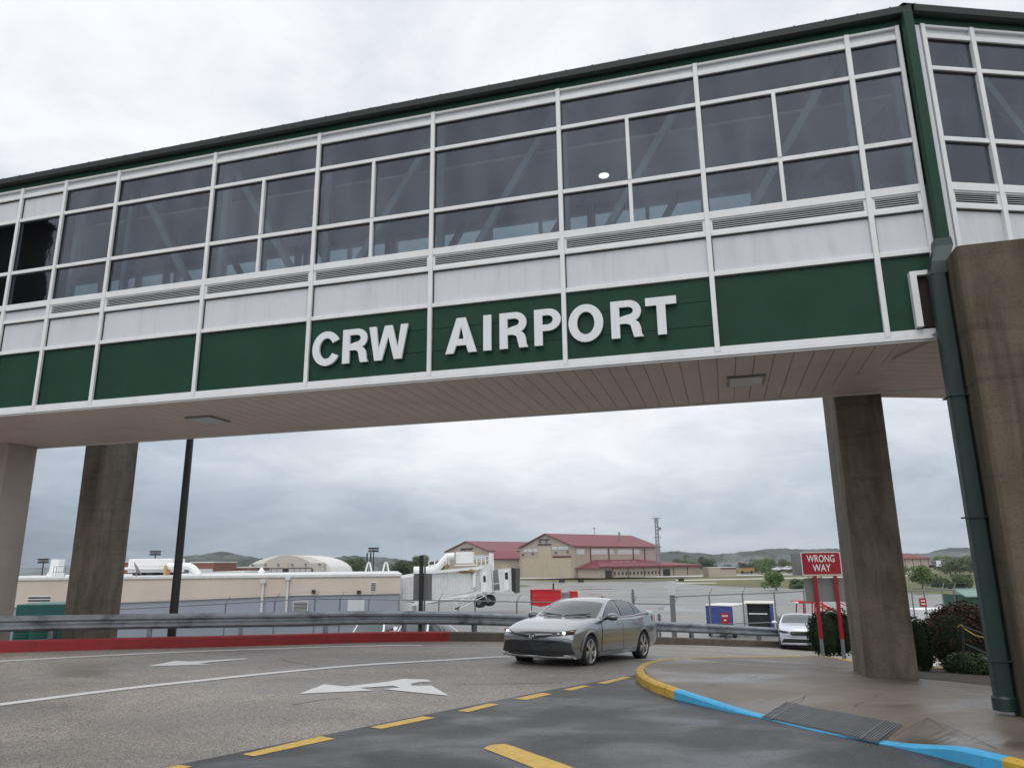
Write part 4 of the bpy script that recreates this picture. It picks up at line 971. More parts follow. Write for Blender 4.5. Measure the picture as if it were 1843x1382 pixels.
for a_ in (('pickup_truck', 'white pickup truck below the guardrail nearest the tan terminal', 'pickup truck', make_pickup, 640, 40, radians(80)), ('pickup_truck', 'white pickup truck seen under the guardrail beside the dark sign post', 'pickup truck', make_pickup, 715, 39, radians(74)),
          ('estate_car', 'dark family car with chrome window trim parked below the end of the red kerb', 'car', make_van, 866, 41.5, radians(166))):
    t = park(*a_); t.location.z += .32

# ================================================================== ROADSIDE
gpath = offset(KERB, .48)
gi0 = 3
rail = thing('guardrail', 'galvanised steel crash barrier with bolted posts running behind the kerb', 'guardrail', (gpath[30].x, gpath[30].y, g(gpath[30].x, gpath[30].y)))
RO = rail.location.copy()
prof = [(0, .0), (.05, .03), (.085, .06), (.085, .11), (.02, .155), (.02, .195), (.085, .24), (.085, .29), (.05, .32), (0, .35), (-.012, .345), (.035, .315), (.07, .285), (.07, .245), (.005, .20), (.005, .15), (.07, .105), (.07, .065), (.035, .035), (-.012, .005)]
gfine = resample(gpath, .7)
def nrm(path, i):
    d = (path[min(i+1, len(path)-1)]-path[max(i-1, 0)]).normalized(); return Vector((d.y, -d.x)), d
rows = []
for i, p in enumerate(gfine):
    n_, d_ = nrm(gfine, i); z = g(p.x, p.y)+.44
    rows.append([Vector((p.x+n_.x*a, p.y+n_.y*a, z+b_*1.08))-RO for a, b_ in prof])
b = B().grid(rows, True); b.build('rail', 'galv', rail, smooth=30)
posts = resample(gpath, 2.25)
for i, p in enumerate(posts):
    n_, d_ = nrm(posts, i); z = g(p.x, p.y); q = p-n_*.09
    T = Matrix.Translation(Vector((q.x, q.y, z))-RO) @ Matrix.Rotation(atan2(d_.y, d_.x), 4, 'Z')
    b = B(T); b.box(-.055, .055, -.10, -.088, -.6, .78); b.box(-.055, .055, .045, .057, -.6, .78); b.box(-.006, .006, -.088, .045, -.6, .78)
    po = b.build('post', 'galv', rail)
    B(T).box(-.075, .075, -.085 if False else -.082, .052, .58, .93).build('block', 'galv2', po) if False else None
    if i % 2 == 0 and abs(p.x) < 16:
        for dx_ in (-.16, .16):
            for dz_ in (.555, .725): B(T).cyl((dx_, -.13, dz_), (dx_, -.195, dz_), .018, .018, 6).build('splice_bolt', 'galv2', po)
# tall lamp pole
pb = Q(309, 1140, 22.3); pb.z = -.3
lp = thing('light_pole', 'tall dark bronze lighting pole rising behind the guardrail past the bridge', 'light pole', pb)
B().tube([(0, 0, -3), (0, 0, 0), (0, 0, 6), (0, 0, 13)], [.135, .125, .105, .075], 12).build('pole', 'post', lp, smooth=True)
B().bar((0, 0, 12.9), (1.6, .3, 13.1), .07).build('arm', 'post', lp); B().box(1.4, 2.1, .1, .5, 13.02, 13.18).build('lamp_head', 'post', lp)
# post with the back of a road sign
p0 = Q(757, 1106, 22.9)
sp = thing('road_sign', 'back of a small grey road sign on a dark square post behind the guardrail', 'sign', (p0.x, p0.y, -.2))
z1 = Q(757, 999, 22.9).z+.2
B().box(-.06, .06, -.05, .05, -1, z1).build('post', 'post', sp); B().box(.08, .13, .0, .06, -.5, z1-.1).build('back_post', 'galv2', sp)
za_, zb_ = Q(757, 1081, 22.9).z+.2, Q(757, 1032, 22.9).z+.2
B().box(-.24, .32, .055, .07, za_, zb_).build('sign_panel', 'signgrey', sp)
# wrong way sign
sb_ = G(1506, 1183, .10); 
sb_ = sb_+Vector((.13, 0, 0))
ws = thing('wrong_way_sign', 'red WRONG WAY sign on two red posts with grey feet', 'sign', (sb_.x, sb_.y, sb_.z-.1), radians(-11))
YS = sb_.y; kx = lambda px, py: Q(px, py, YS)
def sz(py): return Q(1490, py, YS).z-ws.location.z
for px0 in (1475, 1509):
    x = (px0-1504)*YS*.971/F*1.02
    pz = [(0, sz(1150), 'galv2', 'post_foot'), (sz(1150), sz(1036), 'signred', 'post')]
    for a_, c_, m_, n_ in pz: B().box(x-.055 if n_ == 'post' else x-.05, x+.055 if n_ == 'post' else x+.05, -.03, .03, a_, c_).build(n_, m_, ws)
xl, xr = (1454-1504)*YS*.971/F, (1521-1504)*YS*.971/F
zt, zb2 = sz(993), sz(1034.5)
b = B(); r_ = .04
pts = []
for cx, cz, a0 in ((xr-r_, zt-r_, 0), (xl+r_, zt-r_, 90), (xl+r_, zb2+r_, 180), (xr-r_, zb2+r_, 270)):
    pts += [(cx+r_*cos(radians(a0+k*22.5)), -.055, cz+r_*sin(radians(a0+k*22.5))) for k in range(5)]
b.ext(pts, (0, .02, 0)); b.build('sign_border', 'white', ws)
cxm, czm = (xl+xr)/2, (zt+zb2)/2
b = B(); b.ext([(cxm+(x-cxm)*.965, -.058, czm+(z-czm)*.94) for x, y, z in pts], (0, .012, 0)); b.build('sign_face', 'signred', ws)
hgt = zt-zb2
for txt, zz, sx_ in (('WRONG', czm+hgt*.20, .84), ('WAY', czm-hgt*.20, .92)):
    t_ = text_mesh(txt, hgt*.44, .003, .003, sx_*.80); t_.v = [p+Vector((cxm, -.061, zz)) for p in t_.v]; t_.build('lettering', 'white', ws)
b = B(); b.box(xl-.16, xl-.0, .0, .30, zb2+.02, zt-.06, Matrix.Identity(4)); b.build('sign_back', 'signgrey', ws) if False else None
bs = thing('road_sign', 'grey back of a second sign panel turned away behind the WRONG WAY sign', 'sign', (sb_.x-.02, sb_.y+.75, sb_.z-.1), radians(22))
x0, x1 = xl-.18, xr-.15
B().box(x0-.10, x0+.55, 0, .02, zb2+.0, zt-.03).build('sign_panel', 'signgrey', bs)
lo_ = thing('road_sign', 'large plain grey sign back between the red posts below WRONG WAY', 'sign', (sb_.x, sb_.y+.10, sb_.z-.1), radians(-11))
B().box((1458-1504)*YS*.971/F, (1540-1504)*YS*.971/F, 0, .02, sz(1083), sz(1040)).build('sign_panel', 'signgrey', lo_)
bx = bs.location
# ------------------------------------------------ plants
def leaves(bld, c, rx, ry, rz, n, size, shell=.55, seed=0, flat=.0):
    rnd = random.Random(seed)
    for _ in range(n):
        while True:
            d = Vector((rnd.gauss(0, 1), rnd.gauss(0, 1), rnd.gauss(0, 1)))
            if d.length > .01: break
        d.normalize(); r = shell+(1-shell)*rnd.random()**.6
        p = Vector((c[0]+d.x*rx*r, c[1]+d.y*ry*r, c[2]+d.z*rz*r))
        a = Vector((rnd.uniform(-1, 1), rnd.uniform(-1, 1), rnd.uniform(-.8, .8))).normalized(); n_ = (d+a*.9).normalized()
        u = n_.orthogonal().normalized(); u = Matrix.Rotation(rnd.uniform(0, 6.28), 3, n_) @ u; v = n_.cross(u); s_ = size*rnd.uniform(.6, 1.3)
        bld.add([p-u*s_, p-v*s_*.55+u*s_*.1, p+u*s_, p+v*s_*.55-u*s_*.1], [(0, 1, 2, 3)])
def bush(name, label, cat, loc, w_, d_, h_, m, n, size, seed, lumps=5, group=None):
    t = thing(name, label, cat, loc, group=group); rnd = random.Random(seed)
    b = B(); core = B()
    for k in range(lumps):
        cx, cy = rnd.uniform(-.5, .5)*w_*.55, rnd.uniform(-.5, .5)*d_*.55; r = rnd.uniform(.75, 1.0)
        rx, ry, rz = w_*.36*r, d_*.36*r, h_*.5*rnd.uniform(.85, 1.04)
        leaves(b, (cx, cy, rz*.98), rx, ry, rz, n//lumps, size, .72, seed*31+k)
        core.ball((cx, cy, rz*.95), rx*.80, ry*.80, rz*.82, 6)
    core.build('branches', 'hedge' if m != 'shrub' else 'shrub', t); b.build('foliage', m, t, fix=False)
    b = B()
    for k in range(6): b.cyl((rnd.uniform(-.2, .2)*w_, rnd.uniform(-.2, .2)*d_, 0), (rnd.uniform(-.2, .2)*w_, rnd.uniform(-.2, .2)*d_, h_*.4), .02, .012, 6)
    b.build('stems', 'bark', t)
    return t
hp = Q(1500, 1182, sb_.y+.85); hp.z = g(hp.x, hp.y)+.1
bush('hedge', 'dark clipped hedge behind the posts of the WRONG WAY sign', 'hedge', hp+Vector((.06, 0, 0)), 1.38, 1.0, 1.52, 'hedge', 6500, .035, 1, 7)
hp2 = Q(1655, 1186, 17.6); hp2.z = g(hp2.x, hp2.y)+.1
bush('hedge', 'dark rounded hedge touching the right side of the island column', 'hedge', hp2, .85, .9, 1.22, 'hedge', 4000, .035, 2, 4)
hp3 = Q(1735, 1180, 19.0); hp3.z = g(hp3.x, hp3.y)+.15
bush('shrub', 'wide reddish brown leafy shrub between the column and the downpipe', 'shrub', hp3, 2.2, 1.3, 1.62, 'redleaf', 6000, .05, 3, 8)
hp4 = Q(1752, 1190, 17.6); hp4.z = g(hp4.x, hp4.y)+.1
bush('shrub', 'low bright green shrub growing in front of the reddish shrub', 'shrub', hp4, 1.25, .7, .52, 'shrub', 3500, .045, 4, 5)
bedp = [WG(1655, 1224), WG(1700, 1230), WG(1790, 1243), WG(2000, 1262), Vector((15, 22, 0)), Vector((9.8, 19.6, 0)), Vector((8.0, 17.5, 0)), Vector((7.2, 16.4, 0))]
sheet('planting_bed', [(p.x, p.y) for p in bedp], 'mulch', dz=.140, maxlen=.6)
pth = [WG(1662, 1201), WG(1690, 1198), WG(1790, 1207), WG(1900, 1214), WG(1900, 1204), WG(1790, 1193), WG(1715, 1188), WG(1662, 1192)]
sheet('path', [(p.x, p.y) for p in pth], 'taxi', dz=.165, maxlen=.6)
# handrail with a yellow top rail
h0 = Q(1724, 1195, 16.8); h0.z = g(h0.x, h0.y)+.2
hr_ = thing('handrail', 'black steel stair handrail with a yellow top rail in front of the shrubs', 'handrail', h0)
rl = lambda px, py, Y: Q(px, py, Y)-h0
B().tube([rl(1724, 1128, 16.8), rl(1731, 1124, 16.7), rl(1734, 1130, 16.7), rl(1755, 1143, 16.3), rl(1790, 1152, 15.8)], .015, 8).build('top_rail', mat('yellow safety paint', (.42, .33, .03), .5), hr_, smooth=True)
B().tube([rl(1726, 1124, 16.9), rl(1790, 1148, 15.9)], .018, 8).build('rail', 'post', hr_)
B().tube([rl(1733, 1157, 16.75), rl(1790, 1182, 15.9)], .022, 8).build('lower_rail', 'post', hr_)
B().cyl((rl(1735, 1192, 16.7)), rl(1733, 1128, 16.7), .025, .025, 8).build('post', 'post', hr_)

# ================================================================== AIRFIELD
def fence(label, pts, hgt, z0s, arms=True, lower=True):
    P0 = Vector(pts[0]); f = thing('fence', label, 'fence', P0)
    L = [Vector(p)-P0 for p in pts]
    for i, p in enumerate(L):
        b = B().cyl(p+Vector((0, 0, -.3)), p+Vector((0, 0, hgt)), .045, .045, 8)
        if arms:
            d = (L[min(i+1, len(L)-1)]-L[max(i-1, 0)]).normalized(); b.cyl(p+Vector((0, 0, hgt)), p+Vector((d.y*.0, 0, hgt+.0))+Vector((.22, .05, .38)), .03, .02, 6)
        b.build('post', 'galv2', f)
    for nm, hh, r in (('top_rail', hgt-.02, .035),)+((('bottom_rail', .45, .03),) if lower else ()):
        B().tube([p+Vector((0, 0, hh)) for p in L], r, 6).build(nm, 'galv2', f)
    wb = B()
    for hh, o_ in ((hgt+.13, .08), (hgt+.36, .21)): wb.tube([p+Vector((o_, .03, hh)) for p in L], .006, 4)
    wb.build('barbed_wire', 'galv2', f)
    return f
fy = 43.
fpts = []
for px in (208, 310, 407, 495, 567, 612, 664, 718, 790, 855, 930, 1010, 1072, 1140, 1213): 
    Y = fy+ (px-208)*.004; p = Q(px, 1080, Y); zt_ = Q(px, 1096-(px-208)*.055 if px < 567 else 1076+(px-567)*.016, Y).z
    fpts.append((p.x, p.y, zt_-2.3))
fence('long chain link fence posts and rails with barbed wire in front of the tan terminal', fpts, 2.3, None, lower=False)
fpts = []
for px, py in ((1213, 1073), (1276, 1070), (1336, 1068), (1393, 1066), (1446, 1063), (1540, 1062), (1640, 1062), (1662, 1062), (1695, 1061), (1716, 1060), (1790, 1060)):
    p = Q(px, py, 47); fpts.append((p.x, p.y, p.z-2.2))
fence('chain link fence with leaning barbed wire arms in front of the baggage carts', fpts, 2.2, None)
# tall grey post right of the silver car
gp_ = Q(1213, 1128, 33)
tp = thing('marker_post', 'tall grey steel post standing behind the guardrail right of the silver car', 'post', (gp_.x, gp_.y, gp_.z-.5))
zt_ = Q(1213, 1045, 33).z-gp_.z+.5
b = B(); b.box(-.10, .10, -.06, .06, -1.5, zt_); b.build('post', 'galv2', tp); B().box(-.17, .17, -.09, -.065, zt_-.6, zt_).build('plate', 'panel', tp)
for px, y0, y1, Y, nm in ((1140, 1060, 1088, 38, 'grey notched stake rising behind the roof of the silver car'), (1187, 1104, 1121, 34, 'short grey notched stake low beside the boot of the silver car')):
    p = Q(px, y1, Y); t = thing('stake', nm, 'stake', p); h_ = Q(px, y0, Y).z-p.z
    b = B(); b.box(-.05, .05, -.03, .03, -1.5, h_); k = 0
    while k*.13 < h_-.1: b.box(-.10, .09, -.05, .05, k*.13+.02, k*.13+.07); k += 1
    b.build('stake_body', 'galv2', t)
# small red notice on the fence
def notice(px, py, Y, s, label):
    p = Q(px, py, Y); t = thing('notice', label, 'notice', p)
    B().box(-s*.5, s*.5, -.02, .02, -s*.6, s*.6).build('panel', 'signred', t)
    for k, txt in ((.22, 'GATE'), (-.22, '42')): pass
    return t
n_ = notice(1305, 1112, 46.7, .52, 'small red notice with two lines of white lettering on the fence by the blue cart')
for zz, ws_ in ((.13, (.06, .05, .05, .06, .05)), (-.12, (.07, .06))):
    x = -sum(ws_)/2-.01*len(ws_)
    for q in ws_: B().box(x, x+q*.8, -.03, -.021, zz-.05, zz+.05).build('lettering', 'white', n_); x += q+.02
n2_ = notice(1661, 1084, 46.7, .42, 'small red notice on the fence seen between column and downpipe')
for zz in (.10, -.08): B().box(-.13, .13, -.03, -.021, zz-.03, zz+.03).build('lettering', 'white', n2_)
# baggage carts
def cart(label, px, pyb, wpx, hpx, Y, ang, cvm, facem, dark):
    p = Q(px, pyb, Y); zg = az(Y)
    t = thing('baggage_cart', label, 'baggage cart', (p.x, p.y, zg), ang, None)
    W_ = wid(wpx, Y); H_ = Q(px, pyb-hpx, Y).z-zg; L_ = 2.7
    f = .55
    B().box(-W_/2, W_/2, 0, L_, .42, f).build('chassis', 'post', t)
    B().box(-W_/2, W_/2, .02, L_, H_-.10, H_, None).build('roof', cvm, t, bevel=.05)
    B().box(-W_/2, -W_/2+.05, .05, L_, f, H_-.1).build('side_panel', cvm, t); B().box(W_/2-.05, W_/2, .05, L_, f, H_-.1).build('side_panel', cvm, t)
    B().box(-W_/2, W_/2, L_-.05, L_, f, H_-.1).build('back_panel', cvm, t)
    if dark:
        for x0, x1 in ((-W_/2+.05, -W_/2+.28), (W_/2-.28, W_/2-.05)): B().box(x0, x1, .02, .06, f, H_-.1).build('curtain', facem, t)
        B().box(-W_/2+.28, W_/2-.28, .5, .55, f, H_-.1).build('inner_panel', 'dark', t); B().box(-W_*.30, W_*.28, .1, .2, (f+H_)/2+.05, (f+H_)/2+.12).build('shelf_bar', 'white', t)
    else: B().box(-W_/2+.05, W_/2-.05, .02, .06, f-.2, H_-.1).build('curtain', facem, t)
    for x in (-W_/2+.15, W_/2-.15):
        for y in (.4, L_-.4): 
            wl_ = B().cyl((x-.08, y, .21), (x+.08, y, .21), .21, .21, 14); wl_.build('wheel', 'rubber', t)
    B().tube([(0, .1, .42), (0, -.5, .40), (0, -1.0, .36)], .04, 6).build('tow_bar', 'post', t)
    return t
cart('white baggage cart with a plain blue front curtain behind the red notice', 1296, 1130, 52, 42, 54, radians(-38), 'offwhite', 'cartblue', False)
cart('cream baggage cart with an open dark front between dark blue curtains', 1367, 1131, 54, 47, 55, radians(-22), 'canvas', 'cartblue', True)
def trailer(label, px, Y, ang, L_, m):
    p = Q(px, 1110, Y); t = thing('utility_trailer', label, 'trailer', (p.x, p.y, az(Y)), ang)
    B().box(-L_/2, L_/2, -.9, .9, .55, .72).build('deck', m, t); B().box(-L_/2, L_/2, .8, .9, .72, 1.15).build('side_board', m, t)
    B().box(-L_/2, -L_/2+.1, -.9, .8, .72, 1.3).build('head_board', m, t); B().box(L_*.15, L_*.3, -.95, -.901, .75, 1.1).build('panel', 'signgrey', t)
    for x in (-L_*.32, L_*.32):
        for y in (-.82, .82): B().cyl((x, y-.09, .3), (x, y+.09, .3), .3, .3, 14).build('wheel', 'rubber', t)
    B().bar((-L_/2, 0, .5), (-L_/2-1.3, 0, .42), .09).build('tow_bar', 'post', t)
trailer('low white flat trailer right of the cream baggage cart', 1437, 57, radians(8), 3.4, 'offwhite')
# mobile stairs with red frame
p = Q(1500, 1100, 53); st = thing('boarding_stairs', 'white boarding stairs with a bright red steel frame behind the hedge', 'stairs', (p.x, p.y, az(53)), radians(0))
b = B()
for k in range(9): b.box(-1.2+k*.36, -.8+k*.36, -.6, .6, 2.25-k*.2, 2.32-k*.2)
b.build('steps', 'canvas', st)
for y in (-.65, .65):
    B().bar((-2.6, y, 2.4), (-1.2, y, 2.4), .10).build('platform_beam', 'cartred', st); B().bar((-1.2, y, 2.35), (2.2, y, .6), .12).build('stringer', 'cartred', st)
    B().bar((-1.2, y, 3.3), (2.2, y, 1.55), .06).build('handrail', 'cartred', st)
    for x in (-2.5, -1.9, -1.2, .2, 1.5): B().bar((x, y, .3), (x+.25, y, 2.4-max(0, x+1.2)*.5), .07).build('strut', 'cartred', st)
B().box(-2.6, -1.2, -.6, .6, 2.3, 2.38).build('platform', 'white', st)
for x in (-2.2, 1.6):
    for y in (-.6, .6): B().cyl((x, y-.08, .28), (x, y+.08, .28), .28, .28, 12).build('wheel', 'rubber', st)
# right hand service yard seen past the column
p = Q(1705, 1090, 50); tr = thing('enclosed_trailer', 'long white flat bed trailer parked beyond the reddish shrub', 'trailer', (p.x, p.y, az(50)))
B().box(-2.0, 1.8, 0, 2.2, .9, 1.95).build('body', 'white', tr); B().box(-2.0, 1.8, -.02, -.001, 1.25, 1.31).build('stripe', 'signgrey', tr)
for x in (-1.2, 1.0): B().cyl((x, .1, .4), (x, .35, .4), .4, .4, 14).build('wheel', 'rubber', tr)
B().box(-1.9, 1.7, .1, 2.0, .55, .9).build('chassis', 'post', tr)
p = Q(1762, 1085, 46); sh = thing('shed', 'small green shed with a pale green pitched roof by the downpipe', 'shed', (p.x, p.y, az(46)))
zt_ = Q(1742, 1071, 46).z-az(46)
B().box(-.75, 2.2, 0, 2.5, 0, zt_).build('wall', mat('shed green', (.03, .10, .07), .6), sh); B().ext([(-.9, -.25, zt_-.1), (2.4, -.25, zt_-.1), (2.4, 1.2, zt_+.3), (-.8, 1.2, zt_+.3)], (0, 0, .06)).build('roof', mat('pale green roof', (.16, .28, .23), .5), sh)
p = Q(1636, 1090, 48); vn = thing('van', 'white van nose just showing behind the right edge of the island column', 'van', (p.x, p.y, az(48)), 0)
make_pickup(vn); vn.rotation_euler = (0, 0, radians(190))

# low wall in front of the terminal
wa, wb_ = Q(15, 1110, 52), Q(722, 1110, 52)
lw_ = thing('low_wall', 'low blue grey wall seen under the guardrail in front of the tan terminal', 'wall', (wa.x, 52, az(52)))
B().box(0, wb_.x-wa.x, 0, .25, -.3, 1.22).build('wall', 'bluegrey', lw_); B().box(-.03, wb_.x-wa.x+.03, -.03, .28, 1.22, 1.29).build('coping', 'conc2', lw_)
# ------------------------------------------------ terminal building
TY = 70.
def TQ(px, py): return Q(px, py, TY)
tl, trr = TQ(-160, 1040), TQ(721, 1033)
zg_ = az(TY)
term = thing('terminal_building', 'long low tan terminal building with a blue grey lower wall and flat roof', 'building', (tl.x, TY, zg_))
TX = lambda px: TQ(px, 1040).x-tl.x
TZ = lambda px, py: TQ(px, py).z-zg_
Wd = trr.x-tl.x; zr_ = TZ(400, 1037)
B().ext([(0, 0, 0), (Wd-.05, 0, 0), (Wd-4.2, 24, 0), (0, 24, 0)], (0, 0, zr_-.02)).build('wall', 'bluegrey', term)
b = B(); b.ext([(0, -.12, zr_-.15), (TX(721), -.12, zr_-.15), (TX(721), -.12, TZ(721, 1068)), (TX(520), -.12, TZ(520, 1072)), (TX(0), -.12, TZ(0, 1094)), (0, -.12, TZ(-160, 1101))], (0, .12, 0)); b.build('upper_wall', 'tan', term)
B().ext([(-.2, -.22, zr_-.15), (Wd+.15, -.22, zr_-.15), (Wd-4.0, 24, zr_-.15), (-.2, 24, zr_-.15)], (0, 0, .23)).build('roof_trim', 'offwhite', term)
def vent(x0, x1, y0, y1, n, m='offwhite'):
    vb = B().box(TX(x0), TX(x1), -.16, -.0, TZ(x0, y1), TZ(x0, y0)).build('vent_frame', m, term)
    z0, z1 = TZ(x0, y1)+.04, TZ(x0, y0)-.04; b = B()
    for k in range(n): z = z0+(z1-z0)*(k+.5)/n; b.box(TX(x0)+.06, TX(x1)-.06, -.18, -.161, z-(z1-z0)/n*.28, z+(z1-z0)/n*.28)
    b.build('slats', 'dark', vb)
vent(667.5, 678.5, 1047.5, 1063.5, 5); vent(531, 558, 1082, 1099, 6); vent(57, 99, 1072, 1084, 2)
B().box(TX(628), TX(658), -.10, -.0, TZ(640, 1102), TZ(640, 1079)).build('wall_box', 'panel', term)
for px, y0 in ((476, 1043), (520, 1037.5)):
    hd = B().box(TX(px)-.22, TX(px)+.22, -.42, -.121, TZ(px, y0+6), TZ(px, y0)).build('rain_head', 'offwhite', term)
    B().cyl((TX(px), -.25, .2), (TX(px), -.25, TZ(px, y0+6)), .11, .11, 8).build('downpipe', 'offwhite', hd)
for px, py in ((567, 1063), (648, 1064), (88, 1085)): B().box(TX(px)-.15, TX(px)+.15, -.4, -.121, TZ(px, py+4), TZ(px, py-2)).build('wall_light', 'post', term)
# roof plant
ROOF = zg_+zr_+.0
def rp(px, dy): p = Q(px, 1037, TY+dy); return Vector((p.x, p.y, ROOF))
def rh(py, dy): return Q(300, py+ (0), TY+dy).z-ROOF
def roofthing(name, label, cat, px, dy, group=None): return thing(name, label, cat, rp(px, dy), group=group)
t = roofthing('roof_vent', 'tall white box vent on the terminal roof at the left', 'vent', 98, 6)
s_ = wid(1, TY+6); hh = rh(1004, 6)
B().box(-9*s_, 9*s_, -.5, .8, 0, hh*.25).build('base', 'white', t); B().ext([(-7*s_, -.4, hh*.25), (8*s_, -.4, hh*.25), (9*s_, -.4, hh), (-5*s_, -.4, hh)], (0, 1.0, 0)).build('stack', 'white', t)
t = roofthing('roof_railing', 'thin grey railing around a hatch beside the tall white roof vent', 'railing', 112, 4)
s_ = wid(1, TY+4); hh = rh(1017, 4)
for x in (-17, -12, 4, 18): B().cyl((x*s_, 0, 0), (x*s_, 0, hh), .03, .03, 6).build('post', 'galv2', t)
for z in (hh, hh*.5): B().cyl((-17*s_, 0, z), (20*s_, 0, z), .025, .025, 6).build('rail', 'galv2', t)
t = roofthing('satellite_dish', 'grey satellite dish tilted on the terminal roof', 'dish', 245, 3)
b = B(); T = Matrix.Translation((0, 0, .75)) @ Matrix.Rotation(radians(55), 4, 'Y') @ Matrix.Rotation(radians(-20), 4, 'X'); b.T = T
b.grid([[(r*cos(2*pi*i/20), r*sin(2*pi*i/20), .35*r*r-.1) for i in range(20)] for r in (.02, .3, .6, .78)], True); b.build('dish', 'signgrey', t, smooth='all'); B().cyl((0, 0, 0), (0, 0, .8), .06, .06, 8).build('stand', 'galv2', t)
t = roofthing('air_handler', 'large white air handling unit with side ducts on the terminal roof', 'air handler', 270, 8)
s_ = wid(1, TY+8); hh = rh(1005, 8)
B().box(-42*s_, 38*s_, 0, 3, .35, hh).build('casing', 'white', t, bevel=.08); B().box(-34*s_, 20*s_, -.12, 0, hh*.35, hh*.6).build('access_panel', 'offwhite', t)
for x in (-30, -5, 20): B().box((x-3)*s_, (x+9)*s_, .1, 2.8, 0, .35).build('foot', 'dark', t)
B().tube([(-48*s_, -.2, hh*.45), (0, -.3, hh*.42), (44*s_, -.25, hh*.42)], .14, 8).build('pipe', 'offwhite', t)
t = roofthing('roof_duct', 'fat white elbow duct bending down to the terminal roof', 'duct', 330, 7)
s_ = wid(1, TY+7); b = B(); hh = rh(1019, 7)
b.tube(crv([(-30*s_, 0, hh), (-5*s_, 0, hh), (8*s_, 0, hh*.98), (17*s_, 0, hh*.7), (24*s_, 0, hh*.25), (27*s_, 0, 0)], 5), .36, 12); b.build('duct', 'white', t, smooth=True)
B().box(-33*s_, -28*s_, -.45, .45, 0, hh*1.1).build('end_box', mat('ochre panel', (.45, .28, .09), .6), t)
t = roofthing('roof_vent', 'small white pointed vent on the terminal roof before the arched hangar', 'vent', 470, 5)
B().cyl((0, 0, 0), (0, 0, .35), .35, .3, 12).build('base', 'white', t); B().cyl((0, 0, .35), (0, 0, .8), .32, .05, 12).build('cap', 'white', t)
for px in (663, 694):
    t = roofthing('roof_vent', 'small white A shaped frame on the terminal roof '+('left of the gap' if px < 680 else 'nearest the jet bridge'), 'frame', px, 4)
    for sx_ in (-1, 1): B().bar((sx_*.35, 0, 0), (sx_*.1, 0, 1.1), .13).build('leg', 'white', t)
    B().bar((-.1, 0, 1.1), (.1, 0, 1.1), .13).build('crossbar', 'white', t)
# teal generator cabinet by the road
p = Q(70, 1148, 27); tg = thing('generator_cabinet', 'teal louvred metal cabinet behind the guardrail at the left', 'cabinet', (p.x, p.y, -2.2))
s_ = wid(1, 27)
zt_ = Q(70, 1087, 27).z+2.2
B().box(-48*s_, 51*s_, 0, 1.6, 0, zt_).build('casing', 'teal', tg, bevel=.03)
for x0, x1 in ((-42, -20), (-10, 30), (33, 48)):
    b = B(); zz = 1.2
    while zz < zt_-.9: b.box(x0*s_, x1*s_, -.04, 0, zz, zz+.05); zz += .1
    b.build('louvre', 'teal', tg)
# ------------------------------------------------ jet bridge
JY = 84.
jb = thing('jet_bridge', 'white ribbed passenger boarding bridge with a rooftop air unit and twin wheels', 'boarding bridge', Q(868, 1085, JY))
jb.location.z = az(JY); JO = jb.location.copy()
def J(px, py, dy=0.): p = Q(px, py, JY+dy); return p-JO
def ribbed(x0, yt0, yb0, x1, yt1, yb1, dy0, dy1, depth, n, nm, m='offwhite'):
    b = B(); top0, bot0, top1, bot1 = J(x0, yt0, dy0), J(x0, yb0, dy0), J(x1, yt1, dy1), J(x1, yb1, dy1)
    back = Vector((.35, depth, 0))
    rows_t = []; N2 = n*4
    for i in range(N2+1):
        f = i/N2; o_ = (-.10 if i % 4 in (1, 2) else 0.)
        t_, bo = top0.lerp(top1, f), bot0.lerp(bot1, f)
        rows_t.append([t_+back, t_+Vector((0, 0, .02)), t_+Vector((0, o_, -.08)), bo+Vector((0, o_, .1)), bo, bo+back])
    b.grid(rows_t, True); b.f += [[0, 1, 2, 3, 4, 5], [len(b.v)-6+i for i in range(6)]]; b.mi += [0, 0]
    return b.build(nm, m, jb)
ribbed(719, 1040, 1077, 748, 1036, 1084, -3, -2, 2.6, 6, 'inner_tunnel'); ribbed(744, 1033, 1087, 866, 1024, 1063, -2, 0, 3.0, 22, 'outer_tunnel')
B().ext([J(716, 1084, -3), J(738, 1084, -3), J(738, 1108, -3), J(722, 1108, -3)], (.3, 2.6, 0)).build('support_pier', 'white', jb)
for (xa, ya, xb, yb) in ((719, 1038, 745, 1034), (745, 1032, 868, 1021.5), (740, 1088, 868, 1066)): B().bar(J(xa, ya, -2.2), J(xb, yb, -.3), .16, .28).build('side_beam', 'white', jb)
B().ext([J(862, 1018, -.3), J(882, 1014, -.3), J(886, 1066, -.3), J(866, 1068, -.3)], (.3, 3.2, 0)).build('lift_frame', 'offwhite', jb)
dr = B().ext([J(868, 1030, -.36), J(876, 1030, -.36), J(877, 1064, -.36), J(868, 1066, -.36)], (0, .05, 0)).build('service_door', 'white', jb); B().ext([J(869.5, 1036, -.40), J(874, 1036, -.40), J(874.5, 1047, -.40), J(870, 1047, -.40)], (0, .03, 0)).build('door_window', 'dark', dr)
B().ext([J(880, 995, .4), J(884, 995, .4), J(887, 1068, .4), J(882, 1068, .4)], (.25, .4, 0)).build('lift_column', 'white', jb)
B().ext([J(884, 1027, .6), J(897, 1025, .6), J(900, 1062, .6), J(886, 1064, .6)], (0, 2.2, 0)).build('gangway_panel', 'signgrey', jb)
for y0 in (1050, 1063): B().bar(J(885, y0+1, .2), J(899, y0-1, .2), .08).build('rail', 'white', jb)
cab_ = B().ext([J(896, 1024, 0), J(920, 1021.5, 0), J(921, 1062, 0), J(900, 1066, 0)], (.4, 3.0, 0)).build('cab', 'offwhite', jb)
